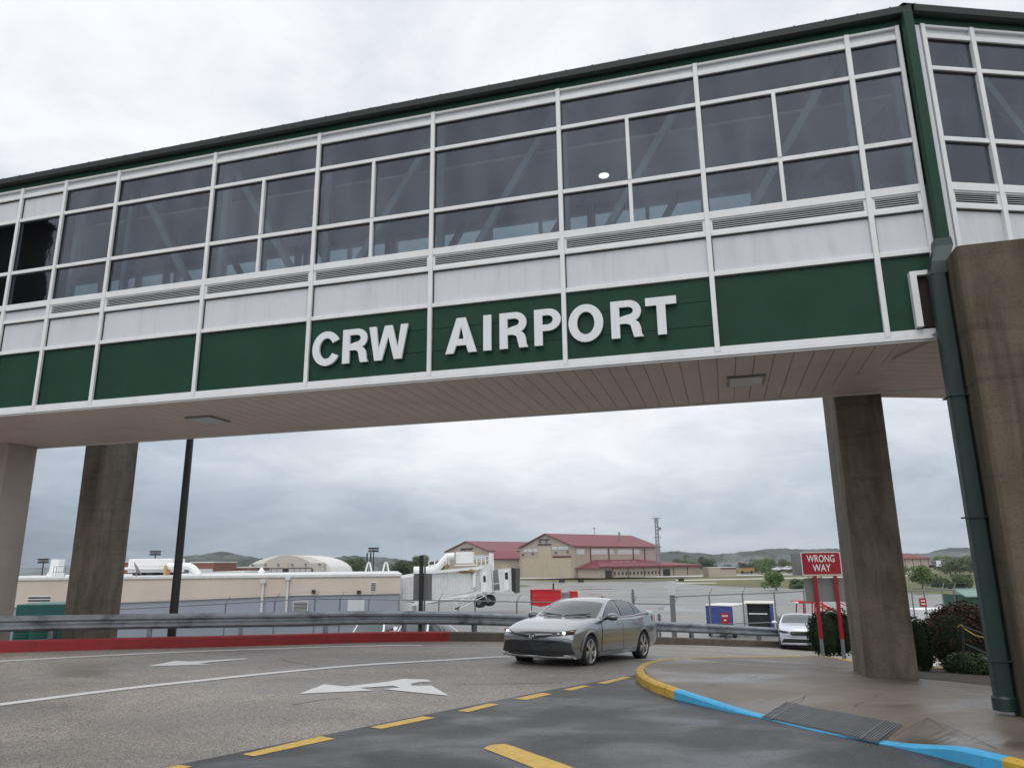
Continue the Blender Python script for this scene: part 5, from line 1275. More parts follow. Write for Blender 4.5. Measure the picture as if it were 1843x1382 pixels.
cd = B().ext([J(907, 1027, -.06), J(916, 1026, -.06), J(917, 1061, -.06), J(908, 1063, -.06)], (0, .05, 0)).build('cab_door', 'white', cab_); B().ext([J(908.5, 1030, -.10), J(914, 1029.5, -.10), J(914.5, 1042, -.10), J(909, 1042, -.10)], (0, .03, 0)).build('door_window', 'dark', cd)
B().ext([J(920, 1021, 0), J(928, 1022.5, -.6), J(928, 1068, -.6), J(921, 1062, 0)], (.5, 3.2, 0)).build('bellows', 'post', jb)
for px in (862, 879): 
    c_ = J(px, 1080 if px > 870 else 1083, .2 if px > 870 else -.6); w_ = B().cyl(c_, c_+Vector((.25, .6, 0)), .62, .62, 20).build('wheel', 'rubber', jb); B().cyl(c_+Vector((-.02, -.04, 0)), c_, .30, .30, 14).build('hub', 'signgrey', w_)
for (a_, c_) in (((866, 1066), (866, 1082)), ((873, 1066), (875, 1080))): B().bar(J(*a_, .2), J(*c_, .2), .22).build('bogie_leg', 'offwhite', jb)
stp = B()
for k in range(10): p_ = J(820+k*5.2, 1092-k*2.7, -.9); stp.box(p_.x, p_.x+.42, p_.y, p_.y+.9, p_.z, p_.z+.06)
stp.build('service_steps', 'galv2', jb)
for dy_ in (-1.0, .1):
    for k in (0, 9.5, -5): B().bar(J(818, 1094-k, dy_), J(874, 1066-k, dy_), .07).build('stair_rail', 'white', jb)
for k in range(5): B().bar(J(822+k*11, 1092-k*5.5, -1.0), J(822+k*11, 1081-k*5.5, -1.0), .05).build('stair_post', 'white', jb)
B().bar(J(760, 1086, -1), J(858, 1078, -1), .12).build('lower_beam', 'offwhite', jb); w_ = J(822, 1095, -1); B().cyl(w_, w_+Vector((.1, .4, 0)), .22, .22, 12).build('caster', 'rubber', jb)
ac = B().box(0, wid(32, JY), 0, 1.8, 0, 1.25); o_ = J(820, 1014, .5); ac.v = [p+o_ for p in ac.v]; ac.build('air_unit', 'white', jb, bevel=.06)
B().bar(J(818, 1017, .3), J(856, 1016, .3), .12).build('unit_rail', 'white', jb)
B().tube([J(p_[0], p_[1], .6) for p_ in ((745, 1026), (768, 1026), (778, 1024), (790, 1019), (800, 1008), (806, 1001), (818, 1001))], .42, 10).build('air_duct', 'white', jb, smooth=True)
B().tube([J(p_[0], p_[1], -.5) for p_ in ((806, 1016), (803, 1024), (812, 1028), (830, 1028), (848, 1026), (853, 1030))], .26, 8).build('hose', mat('ochre hose', (.27, .18, .06), .8), jb, smooth=True)
for x0, y0 in ((772, 1010), (782, 1010), (803, 1004), (808, 1004), (858, 1004), (866, 1003), (874, 1002), (880, 1001)): B().cyl(J(x0, y0, .2), J(x0, y0+17, .2), .05, .05, 6).build('roof_post', 'white', jb)
for a_, c_ in (((771, 1010), (783, 1009)), ((771, 1017), (783, 1016)), ((856, 1003), (882, 1000)), ((856, 1010), (882, 1007))): B().bar(J(*a_, .2), J(*c_, .2), .06).build('roof_rail', 'white', jb)
B().ext([J(851, 1030, -.6), J(856, 1030, -.6), J(856, 1056, -.6), J(851, 1057, -.6)], (0, .3, 0)).build('cable_cover', 'white', jb)
# red tug cart
p = Q(983, 1094, 62); rc = thing('belt_cart', 'bright red high sided cart on the apron behind the silver car', 'cart', (p.x, p.y, az(62)), radians(-6))
s_ = wid(1, 62); zt_ = Q(983, 1062, 62).z-az(62); zb_ = Q(983, 1088, 62).z-az(62)
B().ext([(-28*s_, 0, zb_), (-28*s_, 0, zt_), (26*s_, 0, zt_-.08), (26*s_, 0, zb_+.1), (-10*s_, 0, zb_-.15)], (0, 1.5, 0)).build('body', 'cartred', rc)
B().box(-29*s_, 27*s_, -.04, 1.54, zt_, zt_+.06).build('top_rim', 'cartred', rc); B().box(-26.5*s_, -25*s_, -.06, 0, .1, zt_).build('edge_post', 'rust', rc)
for x in (-19, 12): 
    B().cyl((x*s_, .2, .3), (x*s_, .4, .3), .3, .3, 12).build('wheel', 'rubber', rc); B().cyl((x*s_, 1.2, .3), (x*s_, 1.4, .3), .3, .3, 12).build('wheel', 'rubber', rc)
B().cyl((13*s_, .5, zt_), (13*s_, .5, zt_+.55), .07, .06, 8).build('exhaust', 'black', rc)
p = Q(1028, 1094, 63); tg = thing('tow_tractor', 'small red and grey tow tractor right of the red cart', 'tow tractor', (p.x, p.y, az(63)))
B().box(-15*s_, -2*s_, 0, 1.3, .5, zt_-.22).build('engine_cover', 'signgrey', tg); B().box(-2*s_, 13*s_, .1, 1.3, .5, zt_-.13).build('body', 'cartred', tg); B().box(13*s_, 17*s_, .2, 1.2, .5, zt_-.22).build('rear_box', 'canvas', tg)
for x in (-9, 11): B().cyl((x*s_, -.05, .35), (x*s_, .2, .35), .35, .35, 12).build('wheel', 'rubber', tg)
# ------------------------------------------------ light masts and poles
def mast(px, pyt, pyb, Y, label, heads=4, group='floodlight masts around the apron'):
    zt_ = Q(px, pyt, Y).z; p = Q(px, pyb, Y); t = thing('floodlight_mast', label, 'floodlight mast', (p.x, p.y, az(Y)), group=group)
    h_ = zt_-az(Y)
    B().cyl((0, 0, 0), (0, 0, h_), .16, .11, 8).build('mast', 'post', t); B().bar((-.95, 0, h_), (.95, 0, h_), .12).build('crossarm', 'post', t)
    for k in range(heads):
        x = -.85+1.7*k/(heads-1)
        for dz_ in (-.30, .28): B().box(x-.2, x+.2, -.35, .05, h_+dz_-.16, h_+dz_+.16).build('lamp_head', 'post', t)
mast(75, 1009, 1036, 150, 'thin floodlight mast beyond the terminal roof at the far left'); mast(276, 995, 1036, 150, 'floodlight mast behind the white air handling unit'); mast(671, 989, 1040, 150, 'floodlight mast behind two plain poles left of the jet bridge', 5)
for px, py in ((659.5, 995), (666, 994)):
    p = Q(px, 1036, 120); t = tag(B().cyl((0, 0, 0), (0, 0, Q(px, py, 120).z-az(120)), .16, .12, 8).build('pole', 'post'), 'plain dark pole '+('left of a pair' if px < 662 else 'closest to the floodlight mast')+' behind the terminal', 'pole', 'plain poles behind the terminal'); t.location = (p.x, p.y, az(120))

# ================================================================== FAR SIDE OF THE AIRFIELD
def gable(name, label, R0, Lc, Fc, zg, eave, apex, over=.8):
    # R0 near corner, Lc other end of the gable, Fc far end of the long side (ground points)
    u = (Lc-R0); v = (Fc-R0); wd_, ln = u.length, v.length
    ang = atan2(v.y, v.x)
    t = thing(name, label, 'hangar', (R0.x, R0.y, zg), ang)
    # local x along the long side, local y across (towards Lc)
    b = B(); b.add([(0, 0, 0), (0, wd_, 0), (0, wd_, eave), (0, wd_/2, apex), (0, 0, eave), (ln, 0, 0), (ln, wd_, 0), (ln, wd_, eave), (ln, wd_/2, apex), (ln, 0, eave)],
        [(0, 1, 2, 3, 4), (9, 8, 7, 6, 5), (0, 4, 9, 5), (1, 6, 7, 2)]); b.build('wall', 'hwall', t)
    sl = (apex-eave)/(wd_/2)
    b = B(); th = .35
    for sg in (0, 1):
        y0, y1 = (-over, wd_/2) if sg == 0 else (wd_+over, wd_/2)
        b.add([(x, y, z) for x in (-over, ln+over) for y, z in ((y0, eave-over*sl+.05), (y1, apex+.05), (y1, apex+.05+th), (y0, eave-over*sl+.05+th))], [(0, 1, 2, 3), (4, 7, 6, 5), (0, 4, 5, 1), (3, 2, 6, 7), (0, 3, 7, 4)])
    b.build('roof', 'hroof', t)
    return t, wd_, ln
def P3(px, Y): p = Q(px, 1040, Y); return Vector((p.x, p.y, 0))
HY = 300.; zH = Q(1029, 1040, HY).z
Rc = P3(1034, HY)
# the gable end runs back to the left, the long side back to the right, at right angles
Lx = P3(937, HY+24); du = (Lx-Rc); dv = Vector((-du.y, du.x, 0)).normalized()
if dv.x < 0: dv = -dv
Fc = Rc+dv*55.0
ev = Q(1034, 983, HY).z-zH; ap = Q(980, 961.5, HY+12).z-zH
hg, hw_, hl_ = gable('hangar', 'large beige aircraft hangar with a dark red gable roof and cream doors', Rc, Lx, Fc, zH, ev, ap)
def hy(px):                                     # across the gable front from image x
    best = min((abs((Q(px, 1030, 1).x)-((Rc+du*(k/200)).x/(Rc+du*(k/200)).y)), k) for k in range(-20, 221)); return hw_*best[1]/200
def hx(px):                                     # along the side from image x
    best = min((abs((Q(px, 1000, 1).x)-((Rc+dv*(k*hl_/400)).x/(Rc+dv*(k*hl_/400)).y)), k) for k in range(-20, 421)); return hl_*best[1]/400
def hz(py, Y, px=1000): return Q(px, py, Y).z-zH
C3 = lambda x, y: (780+x*.2496, 900+y*.2496)
def fpanel(x0, x1, y0, y1, m, nm, par, e=.15):
    (a, c), (b_, d) = C3(x0, y0), C3(x1, y1); Ym = HY+10
    return B().box(-e, .0, hy(b_), hy(a), max(0.02, hz(d, Ym, a)), hz(c, Ym, a)).build(nm, m, par)
fpanel(648, 1000, 420, 566, 'hdoor', 'hangar_door', hg, .25); fpanel(765, 855, 340, 420, 'hdoor', 'tail_door', hg, .25); fpanel(865, 998, 403, 412, 'rust', 'door_rail', hg, .4)
for a, c in ((655, 680), (685, 718), (725, 755)): fpanel(a, c, 348, 370, 'panel', 'window', hg)
for a, c in ((862, 898), (905, 945), (950, 976)): fpanel(a, c, 336, 358, 'panel', 'window', hg)
for yy, segs in ((283, ((770, 790), (793, 815), (818, 845))), (318, ((758, 775), (778, 800), (803, 822), (825, 855)))):
    for a, c in segs: fpanel(a, c, yy-4, yy+5, 'post', 'lettering', hg, .2)
for a, y_ in ((650, 390), (722, 383), (888, 378), (975, 372), (775, 300), (822, 298)): fpanel(a-5, a+5, y_-4, y_+4, 'post', 'wall_light', hg, .6)
for k in range(1, 4): fpanel(648+k*88-1, 648+k*88+1, 425, 564, 'hwall', 'door_seam', hg, .28)
for a, c in ((1033, 1088), (1135, 1250), (1267, 1298), (1330, 1435), (1440, 1485)):
    x0, x1 = hx(C3(a, 0)[0]), hx(C3(c, 0)[0]); B().box(x0, x1, -.15, 0, ev-3.1, ev-1.0).build('clerestory_window', 'panel', hg)
for a in (1133, 1265, 1440, 1523): x0 = hx(C3(a, 0)[0]); B().box(x0-.2, x0+.2, -.3, 0, 1, ev-.6).build('downpipe', 'rust', hg)
B().cyl((hl_*.72, hw_*.3, ap-4), (hl_*.72, hw_*.3, ap+1.5), .4, .4, 8).build('flue', 'signgrey', hg)
B().cyl((hl_*.55, hw_*.5, ap), (hl_*.55, hw_*.5, ap+3.6), .12, .1, 6).build('roof_mast', 'post', hg); B().box(hl_*.55-.1, hl_*.55+.1, hw_*.5-.7, hw_*.5+.7, ap+2.9, ap+3.2).build('mast_head', 'post', hg)
# lean-to offices along the side
lo = thing('office_building', 'low beige building with a red hip roof beside the large hangar', 'building', (Rc.x+dv.x*1.5, Rc.y+dv.y*1.5, zH), atan2(dv.y, dv.x))
ln_ = 66.; dp_ = 12.; e2 = 3.7; r2 = Q(1130, 1006.5, HY+10).z-zH
B().box(0, ln_, -dp_, -.3, 0, e2).build('wall', 'hwall', lo)
b = B(); b.add([(-1, -dp_-1, e2), (ln_+1, -dp_-1, e2), (ln_+1, 0, e2), (-1, 0, e2), (11, -.2, r2), (ln_-28, -.2, r2), (-1, -dp_-1, e2+.7), (ln_+1, -dp_-1, e2+.7)], [(0, 1, 7, 6), (6, 7, 5, 4), (7, 1, 2, 5), (0, 6, 4, 3), (0, 3, 2, 1), (3, 4, 5, 2)]); b.build('roof', 'hroof', lo)
for k in range(4): x = 16+k*4.2; B().box(x, x+2.6, -dp_*.42, -dp_*.36, e2+(r2-e2)*.62, e2+(r2-e2)*.70+.2).build('skylight', 'taxi', lo)
for x, w_ in ((3.4, 3.6), (40, 4.6)): B().box(x, x+w_, -dp_-.2, -dp_, .0, 2.9).build('dark_door', 'black', lo)
for k in range(13): x = 8.6+k*2.35; B().box(x, x+.9, -dp_-.12, -dp_, 1.0, 2.2).build('window', 'dark', lo)
for x in (7.6, 17, 27, 37.5, 47, 57): B().box(x, x+.3, -dp_-.2, -dp_, 0, e2).build('downpipe', 'rust', lo)
# second hangar behind
R1 = P3(879, 385); L1 = R1+du*1.15; F1 = R1+dv*62
z1_ = az(385)-1
h2, w2_, l2__ = gable('hangar', 'second beige hangar with a red gable roof set behind the large one', R1, L1, F1, z1_, Q(879, 991, 385).z-z1_, Q(846, 974.5, 396).z-z1_)
e1 = Q(879, 991, 385).z-z1_
for k, q in ((.42, ((-6, -2.5), (-2, 1), (1.5, 5))), (.36, ((-5, -1), (0, 5)))):
    for a, c in q: B().box(-.15, 0, w2_/2+a, w2_/2+c, e1+k*8-2.2, e1+k*8-1.6).build('lettering', 'post', h2)
B().box(-.15, 0, w2_*.05, w2_*.42, e1-4.5, e1-2).build('window', 'panel', h2)
for x in (4, 14): B().box(x, x+5, -.15, 0, e1-3, e1-1).build('clerestory_window', 'panel', h2)
lk = thing('link_building', 'small beige annex with a red roof between the two hangars', 'building', P3(884, 330)+Vector((0, 0, zH)), atan2(dv.y, dv.x)*.3)
a_ = wid(52, 330); zt_ = Q(905, 1006, 330).z-zH
B().box(0, a_, 0, 20, 0, zt_).build('wall', 'hwall', lk); B().ext([(-1, -1, zt_), (a_+1, -1, zt_), (a_+1, 10, zt_+3.6), (4, 10, zt_+3.6)], (0, 0, .3)).build('roof', 'hroof', lk)
B().box(a_*.35, a_*.62, -.2, 0, 0, zt_*.7).build('door', 'hdoor', lk); B().box(a_*.7, a_*.95, -.2, 0, 1, zt_*.5).build('recess', 'dark', lk)
# red roofed building seen right of the column
p = P3(1610, 330); zz = Q(1650, 1022, 330).z
rb_ = thing('shed_building', 'long beige building with a red roof seen just right of the island column', 'building', (p.x, p.y, zz), 0)
e_ = Q(1650, 1004.5, 330).z-zz; a_ = wid(68, 330)
B().box(0, a_, 0, 16, 0, e_).build('wall', 'hwall', rb_); b = B(); b.add([(-1, -1, e_), (a_+1, -1, e_), (a_+1, 17, e_), (-1, 17, e_), (2, 8, e_+2.6), (a_-9, 8, e_+2.6)], [(0, 1, 5, 4), (1, 2, 5), (2, 3, 4, 5), (3, 0, 4), (0, 3, 2, 1)]); b.build('roof', 'hroof', rb_)
for k in range(5): B().box(2+k*3.4, 2.2+k*3.4, -.1, 0, 0, e_).build('downpipe', 'rust', rb_)
# lattice tower
p = P3(1187, 318); tz = Q(1187, 1020, 318).z; tt = thing('lattice_tower', 'tall grey lattice antenna tower with platforms right of the large hangar', 'tower', (p.x, p.y, tz))
h_ = Q(1187, 932, 318).z-tz
for sx_ in (-1, 1):
    for sy_ in (-1, 1): B().bar((sx_*.75, sy_*.75, 0), (sx_*.5, sy_*.5, h_), .22).build('leg', 'galv', tt)
b = B(); n = 14
for k in range(n):
    z0, z1 = h_*k/n, h_*(k+1)/n; r0, r1 = .75-.25*k/n, .75-.25*(k+1)/n
    for sy_ in (-1, 1): b.bar((-r0, sy_*r0, z0), (r1, sy_*r1, z1), .12); b.bar((r0, sy_*r0, z0), (-r1, sy_*r1, z1), .12)
b.build('bracing', 'galv', tt)
for f_, w_ in ((.995, 1.8), (.93, 1.1), (.60, 1.7), (.30, 1.4)):
    B().box(-w_, w_, -.8, .8, h_*f_-.12, h_*f_+.12).build('platform', 'galv', tt)
    if f_ < .7 or f_ > .98: B().box(-w_, w_, -.8, -.7, h_*f_+.9, h_*f_+1.0).build('platform_rail', 'galv', tt)
B().cyl((1.1, -.9, h_*.78), (1.1, .1, h_*.78), .75, .75, 12).build('dish', 'signgrey', tt)
# arched hangar
AY = 185.; p = P3(583, AY); za_ = Q(515, 1036, AY).z; k_ = wid(1, AY)
ah = thing('arched_hangar', 'pale arched hangar with a rounded white roof behind the terminal', 'hangar', (p.x, p.y, za_), 0)
def ax(px): return (px-583)*k_
def ay(py): return Q(515, py, AY).z-za_
ar = [(ax(515+55*sin(a)), ay(1012.5)+(ay(999)-ay(1012.5))*cos(a)) for a in [(-pi/2+pi*i/24) for i in range(25)]]
ar = [(ax(473), ay(1013))]+[(ax(515-42*1.0*(1-i/12)), ay(1013)+(ay(999)-ay(1013))*(1-((1-i/12))**2)) for i in range(1, 13)]+[(ax(515+42*(i/12)), ay(1013)+(ay(999)-ay(1013))*(1-(i/12)**2)) for i in range(1, 13)]
b = B(); b.ext([(ax(449.5), -.4, 0), (ax(583), -.4, 0), (ax(583), -.4, ay(1013.5)), (ar[-1][0], -.4, ay(1013.5))]+[(x, -.4, z) for x, z in ar[::-1][1:-1]]+[(ar[0][0], -.4, ay(1013.5)), (ax(449.5), -.4, ay(1015))], (0, 1.2, 0)); b.build('front_wall', mat('pale render', (.47, .44, .40), .8, var=.04, vscale=.2), ah)
full = []
for i in range(33):
    f = -1+2*i/32; full.append((f*ax(583+58), ay(998.5)*(1-abs(f)**2.3)+ay(1036)*0))
xm = (ax(449.5)+ax(583))/2
hwid = 82*k_
ring = lambda oy, ox, sc=1.: [(xm+ox+hwid*(-1+2*i/32)*sc, oy, (ay(999)+.1)*sqrt(max(0, 1-abs(-1+2*i/32)**2.0))) for i in range(33)]
axd = Vector((-.05, 1, 0))
b = B(); b.grid([[Vector(q)+axd*d_ for q in ring(.9, 0)] for d_ in (0, 10, 20, 30)]); b.f += [list(range(33)), list(range(99, 132))]; b.mi += [0, 0]; b.build('roof', mat('white membrane roof', (.68, .67, .63), .6, var=.03, vscale=.2), ah, smooth=40)
B().ext([(ax(466), -.55, 0), (ax(566), -.55, 0), (ax(563), -.55, ay(1024)), (ax(560), -.55, ay(1021.5)), (ax(472), -.55, ay(1021.5)), (ax(466), -.55, ay(1026))], (0, .15, 0)).build('door_frame', 'rust' if False else mat('brown trim', (.10, .06, .045), .7), ah)
for k in range(9):
    x0, x1 = 469+k*10.3, 469+k*10.3+9.2
    B().box(ax(x0), ax(x1), -.62, -.56, 0, ay(1023.4)).build('door_leaf', 'black' if k in (4,) else mat('pale door', (.42, .42, .42), .6), ah)
B().box(ax(511), ax(518), -.6, -.4, ay(1022), ay(1010.5)).build('tail_door', 'hdoor', ah)
for px in (478, 501, 526, 550, 455, 575): B().box(ax(px)-.2, ax(px)+.2, -.9, -.4, ay(1016.3), ay(1014.8)).build('wall_light', 'post', ah)
# brick blocks and small structures
def block(name, label, px0, px1, pyt, Y, m, low=None, cat='building', dpt=10.):
    p = P3(px0, Y); z = az(Y)-1; t = thing(name, label, cat, (p.x, p.y, z)); w_ = wid(px1-px0, Y); h_ = Q(px0, pyt, Y).z-z
    B().box(0, w_, 0, dpt, 0, h_).build('wall', m, t); B().box(-.1, w_+.1, -.1, dpt, h_, h_+.18).build('coping', 'offwhite', t)
    if low: hl = Q(px0, low, Y).z-z; B().box(.0, w_, -.2, 0, 0, hl).build('lower_wall', 'panel', t)
    return t, w_, h_
block('brick_building', 'dark red brick block with a white lower wall behind the roof duct', 340, 382, 1013, 120, 'brick', 1024)
t, w_, h_ = block('brick_building', 'low brick building with a row of pilasters left of the arched hangar', 383, 450, 1022.5, 130, 'brick')
for k in range(10): B().box(w_*(k+.1)/10, w_*(k+.2)/10, -.15, 0, 0, h_-.3).build('pilaster', 'hwall', t)
block('roof_plant_block', 'brick plant room peeking from behind the left column', 208, 232, 1012, 120, 'brick')
t, w_, h_ = block('brick_building', 'white blocks on a roof line in front of the low brick building', 380, 440, 1031, 100, 'panel')
t, w_, h_ = block('site_building', 'small pale flat building beyond the airfield right of the red office roof', 1276, 1326, 1021.5, 330, 'hwall'); B().box(w_*.45, w_, -.3, 0, h_-.5, h_-.1).build('roof_edge', 'rust', t)
# yellow machine
p = P3(1345, 330); t = thing('snow_plough', 'yellow maintenance machine parked beyond the runway', 'maintenance machine', (p.x, p.y, Q(1345, 1031.5, 330).z)); ym = mat('machine yellow', (.33, .20, .05), .6)
B().box(-3.2, 3.4, 0, 2.5, .7, 2.2).build('body', ym, t); B().box(-2.8, -.4, .1, 2.4, 2.2, 3.2).build('cab', 'cglass', t); B().ext([(-4.2, 0, .2), (-3.4, 0, .2), (-3.2, 0, 2.0), (-3.8, 0, 2.0)], (0, 2.6, 0)).build('blade', ym, t)
for x in (-2, 2.2): B().cyl((x, -.1, .6), (x, .4, .6), .6, .6, 12).build('wheel', 'rubber', t)
# far parked cars and a lorry
far = thing('car', 'white car parked far beyond the runway under the broad green trees', 'car', group='cars parked beyond the runway'); make_van(far, 'cwhite')
spots = [(1391, 1027, 'white car parked far beyond the runway under the broad green trees'), (1408, 1026, 'white car parked far off just right of the bright roadside tree'), (1425, 1025.5, 'white car parked far off left of the WRONG WAY sign back'), (1440, 1025, 'white car parked far off nearest the WRONG WAY sign back'), (1331, 1029, 'white car parked far off next to the yellow machine')]
for i, (px, py, lb) in enumerate(spots):
    o = far if i == 0 else dup(far)
    p = Q(px, py, 330); o.location = p; o.rotation_euler = (0, 0, radians(20 if px > 1335 else 80)); o['label'] = lb
p = Q(1606, 1022, 330); p = Q(1709, 1022.5, 330); t = thing('lorry', 'grey box lorry parked far off among trees left of the downpipe', 'lorry', p)
B().box(-3, 4.2, 0, 2.5, 1.2, 4.0).build('box', 'galv2', t); B().box(-5.4, -3.2, .1, 2.4, .8, 3.4).build('cab', 'cwhite', t); B().box(-5.45, -4.6, .3, 2.2, 2.0, 2.9).build('windscreen', 'cglass', t)
for x in (-4.5, -.5, 3): B().cyl((x, -.1, .5), (x, .3, .5), .5, .5, 12).build('wheel', 'rubber', t)
B().box(-9, -5.8, 0, 2.2, .4, 1.5).build('trailer', 'cdark', t)
for px, py, lb in ((916, 1043.8, 'right of the jet bridge'), (1011, 1043.6, 'on the grass tip nearest the large hangar doors'), (1045, 1041.8, 'on the grass before the low office building'), (1226, 1044, 'behind the tall grey post')):
    p = Q(px, py, 235); p.z = az(235)+.03; t = thing('taxiway_sign', 'small black airfield guidance sign '+lb, 'airfield sign', p)
    B().box(-.9, .9, -.1, .1, .2, 1.1).build('panel', 'black', t)
    for x in (-.6, .6): B().box(x-.06, x+.06, -.05, .05, 0, .2).build('leg', 'post', t)

# ------------------------------------------------ trees
def tree(label, px, pyb, pyt, wpx, Y, m, seed, n=1500, cat='tree', trunk=.25):
    if pyb > 1045 or 'bush' in label or 'shrub' in label: trunk = .02
    else: trunk = .12; pyb += 4
    pb_ = Q(px, pyb, Y); h_ = Q(px, pyt, Y).z-pb_.z; w_ = wid(wpx, Y); rnd = random.Random(seed)
    t = thing('tree', label, cat, pb_)
    b = B(); b.tube([(0, 0, -1.5), (0, 0, h_*trunk), (w_*.04, 0, h_*.6), (w_*.02, 0, h_*.85)], [h_*.035, h_*.03, h_*.02, h_*.006], 6)
    tips = []
    for k in range(7):
        a = rnd.uniform(0, 6.28); z0 = h_*rnd.uniform(trunk, .55); e_ = Vector((cos(a)*w_*.33*rnd.uniform(.6, 1.1), sin(a)*w_*.33, min(h_*.88, z0+h_*rnd.uniform(.15, .35)))); tips.append(e_)
        b.tube([(0, 0, z0), ((e_.x)*.5, e_.y*.5, z0+(e_.z-z0)*.6), e_], [h_*.016, h_*.011, h_*.004], 5)
    b.build('trunk', 'bark', t)
    f = B(); nl = 22
    for k in range(nl):
        if trunk < .05: c_ = Vector((rnd.gauss(0, .20)*w_, rnd.gauss(0, .2)*w_, h_*rnd.uniform(.03, .76)))
        else: c_ = tips[k] if k < len(tips) else Vector((rnd.uniform(-.33, .33)*w_, rnd.uniform(-.3, .3)*w_, h_*rnd.uniform(trunk+.14, .88)))
        s_ = 1-.35*max(0, (c_.z/h_-.6)/.4); r = w_*rnd.uniform(.15, .25)*s_
        c_ = Vector((c_.x*s_, c_.y*s_, min(c_.z, h_-r*.75)))
        leaves(f, c_, r*1.15, r*1.1, r*.85, n//nl, max(w_*.032, .2), .35, seed*57+k)
    f.build('crown', m, t, fix=False); return t
TR = [('bushy mid green tree behind the terminal left of the jet bridge', 722, 1040, 1003, 40, 160, 'leafB'), ('tall rounded green tree behind the dark sign post', 757, 1042, 998, 48, 165, 'leafA'),
      ('dark green tree peeking over the jet bridge tunnel', 786, 1040, 1008, 36, 170, 'leafB'), ('olive tree clump right of the arched hangar roof', 640, 1042, 1002, 44, 230, 'leafA'), ('dark tree clump left of the floodlight mast', 618, 1042, 1006, 40, 240, 'leafB'),
      ('pale green tree right of the lattice tower', 1220, 1030, 1003, 34, 420, 'leafA'), ('open crowned green tree with visible branches beyond the office roof', 1241, 1030, 996, 28, 400, 'leafC'), ('dense round green tree right of the office roof', 1274, 1032, 999, 38, 400, 'leafB'),
      ('low dark shrubby tree behind the small pale building', 1309, 1028, 1015, 24, 400, 'leafB'), ('small reddish tree behind the yellow machine', 1336, 1030, 1010, 20, 400, 'redleaf'), ('broad green tree above the far parked cars', 1372, 1031, 1003, 46, 400, 'leafC'),
      ('wide green tree left of the far parked cars', 1352, 1031, 1012, 34, 405, 'leafA'), ('leafy green tree right above the far parked cars', 1402, 1030, 1003, 40, 400, 'leafA'), ('low green tree by the back of the WRONG WAY sign', 1432, 1030, 1010, 36, 400, 'leafC'), ('small tree against the back of the WRONG WAY sign', 1455, 1030, 1012, 30, 410, 'leafA'),
      ('bright yellow green bushy tree at the apron edge right of the fence', 1397, 1056, 1024, 36, 150, 'leafC'), ('low olive bush on the bank left of the red sign posts', 1436, 1058, 1040, 34, 160, 'leafA'), ('yellowing bush on the bank beside the red sign posts', 1470, 1060, 1036, 30, 150, 'leafC'),
      ('bright bushy tree just right of the island column', 1660, 1050, 1015, 46, 150, 'leafC'), ('wide green tree left of the downpipe in the distance', 1728, 1030, 1002, 60, 300, 'leafA'), ('yellow green tree behind the grey lorry', 1700, 1028, 1000, 40, 380, 'leafC'), ('rough bush on the bank beside the downpipe', 1735, 1058, 1032, 50, 150, 'leafA'), ('low bush below the grey lorry', 1695, 1056, 1040, 40, 160, 'leafB'), ('distant green tree filling the gap behind the downpipe', 1760, 1030, 998, 50, 310, 'leafA')]
for i, q in enumerate(TR): tree(*q, seed=i+3, n=3000 if q[4] > 34 else 1800)
# rough grass bank beside the apron
bk = sheet('grass_bank', [(lambda p: (p.x, p.y))(AP(*q)) for q in ((1216, 1050), (1290, 1053.5), (1480, 1060.5), (1765, 1071), (1765, 1052), (1480, 1047), (1290, 1048))], mat('rough brown grass', (.105, .095, .045), .9, var=.35, vscale=.25, bump=.5, bscale=3), zf=azf, dz=.04, kind='structure', maxlen=30) if False else None
# ------------------------------------------------ wooded hills
def hill(name, prof, Y, dpt, seed, m='hill', noise_amp=7., zbase=-60.):
    # prof: (px, py of skyline); a ridge of real thickness with a lumpy wooded surface
    top = crv([(Q(px, py, Y).x, Q(px, py, Y).z, 0) for px, py in prof], 6); rows = []
    n = 26
    xs = []
    x = top[0].x
    while x < top[-1].x: xs.append(x); x += 4
    def zt(x): return lerpn(x, [(p.x, p.y) for p in top])
    for j in range(n+1):
        f = j/n; row = []
        for x in xs:
            h_ = zt(x)-zbase; sh = sin(pi*min(1, f*1.25)*.5)**.8 if f < .8 else 1-(f-.8)*2
            y = Y-dpt+dpt*1.3*f; nz = mnoise.noise(Vector((x*.03+seed, y*.03, 0)))*noise_amp+mnoise.noise(Vector((x*.11+seed, y*.11, 3)))*noise_amp*.6+abs(mnoise.noise(Vector((x*.33+seed, y*.2, 7))))*noise_amp*.55
            row.append((x, y, zbase+h_*sh+nz*(.6 if f < .7 else .45)))
        rows.append(row)
    o = B().grid(rows).build(name, m, kind='structure', fix=False); return o
hill('hill', [(300, 1020), (335, 1004), (365, 998), (395, 996), (430, 999), (470, 1006), (500, 1012), (540, 1020)], 900, 180, 1)
hill('hill', [(570, 1020), (600, 1004), (640, 1001), (680, 1002), (730, 1010), (780, 1016), (830, 1022)], 950, 180, 5)
hill('hill', [(1140, 1004), (1190, 995), (1215, 992), (1250, 996), (1300, 997), (1340, 993), (1372, 988.5), (1400, 989), (1440, 990), (1470, 988), (1520, 990), (1600, 994), (1650, 999), (1690, 990), (1730, 986), (1800, 994), (1900, 996)], 1300, 260, 9)
hill('hill', [(-700, 1020), (-200, 1018), (150, 1022), (500, 1016), (900, 1012), (1300, 1003), (1700, 1003), (2500, 1008)], 2200, 300, 13, zbase=-90)

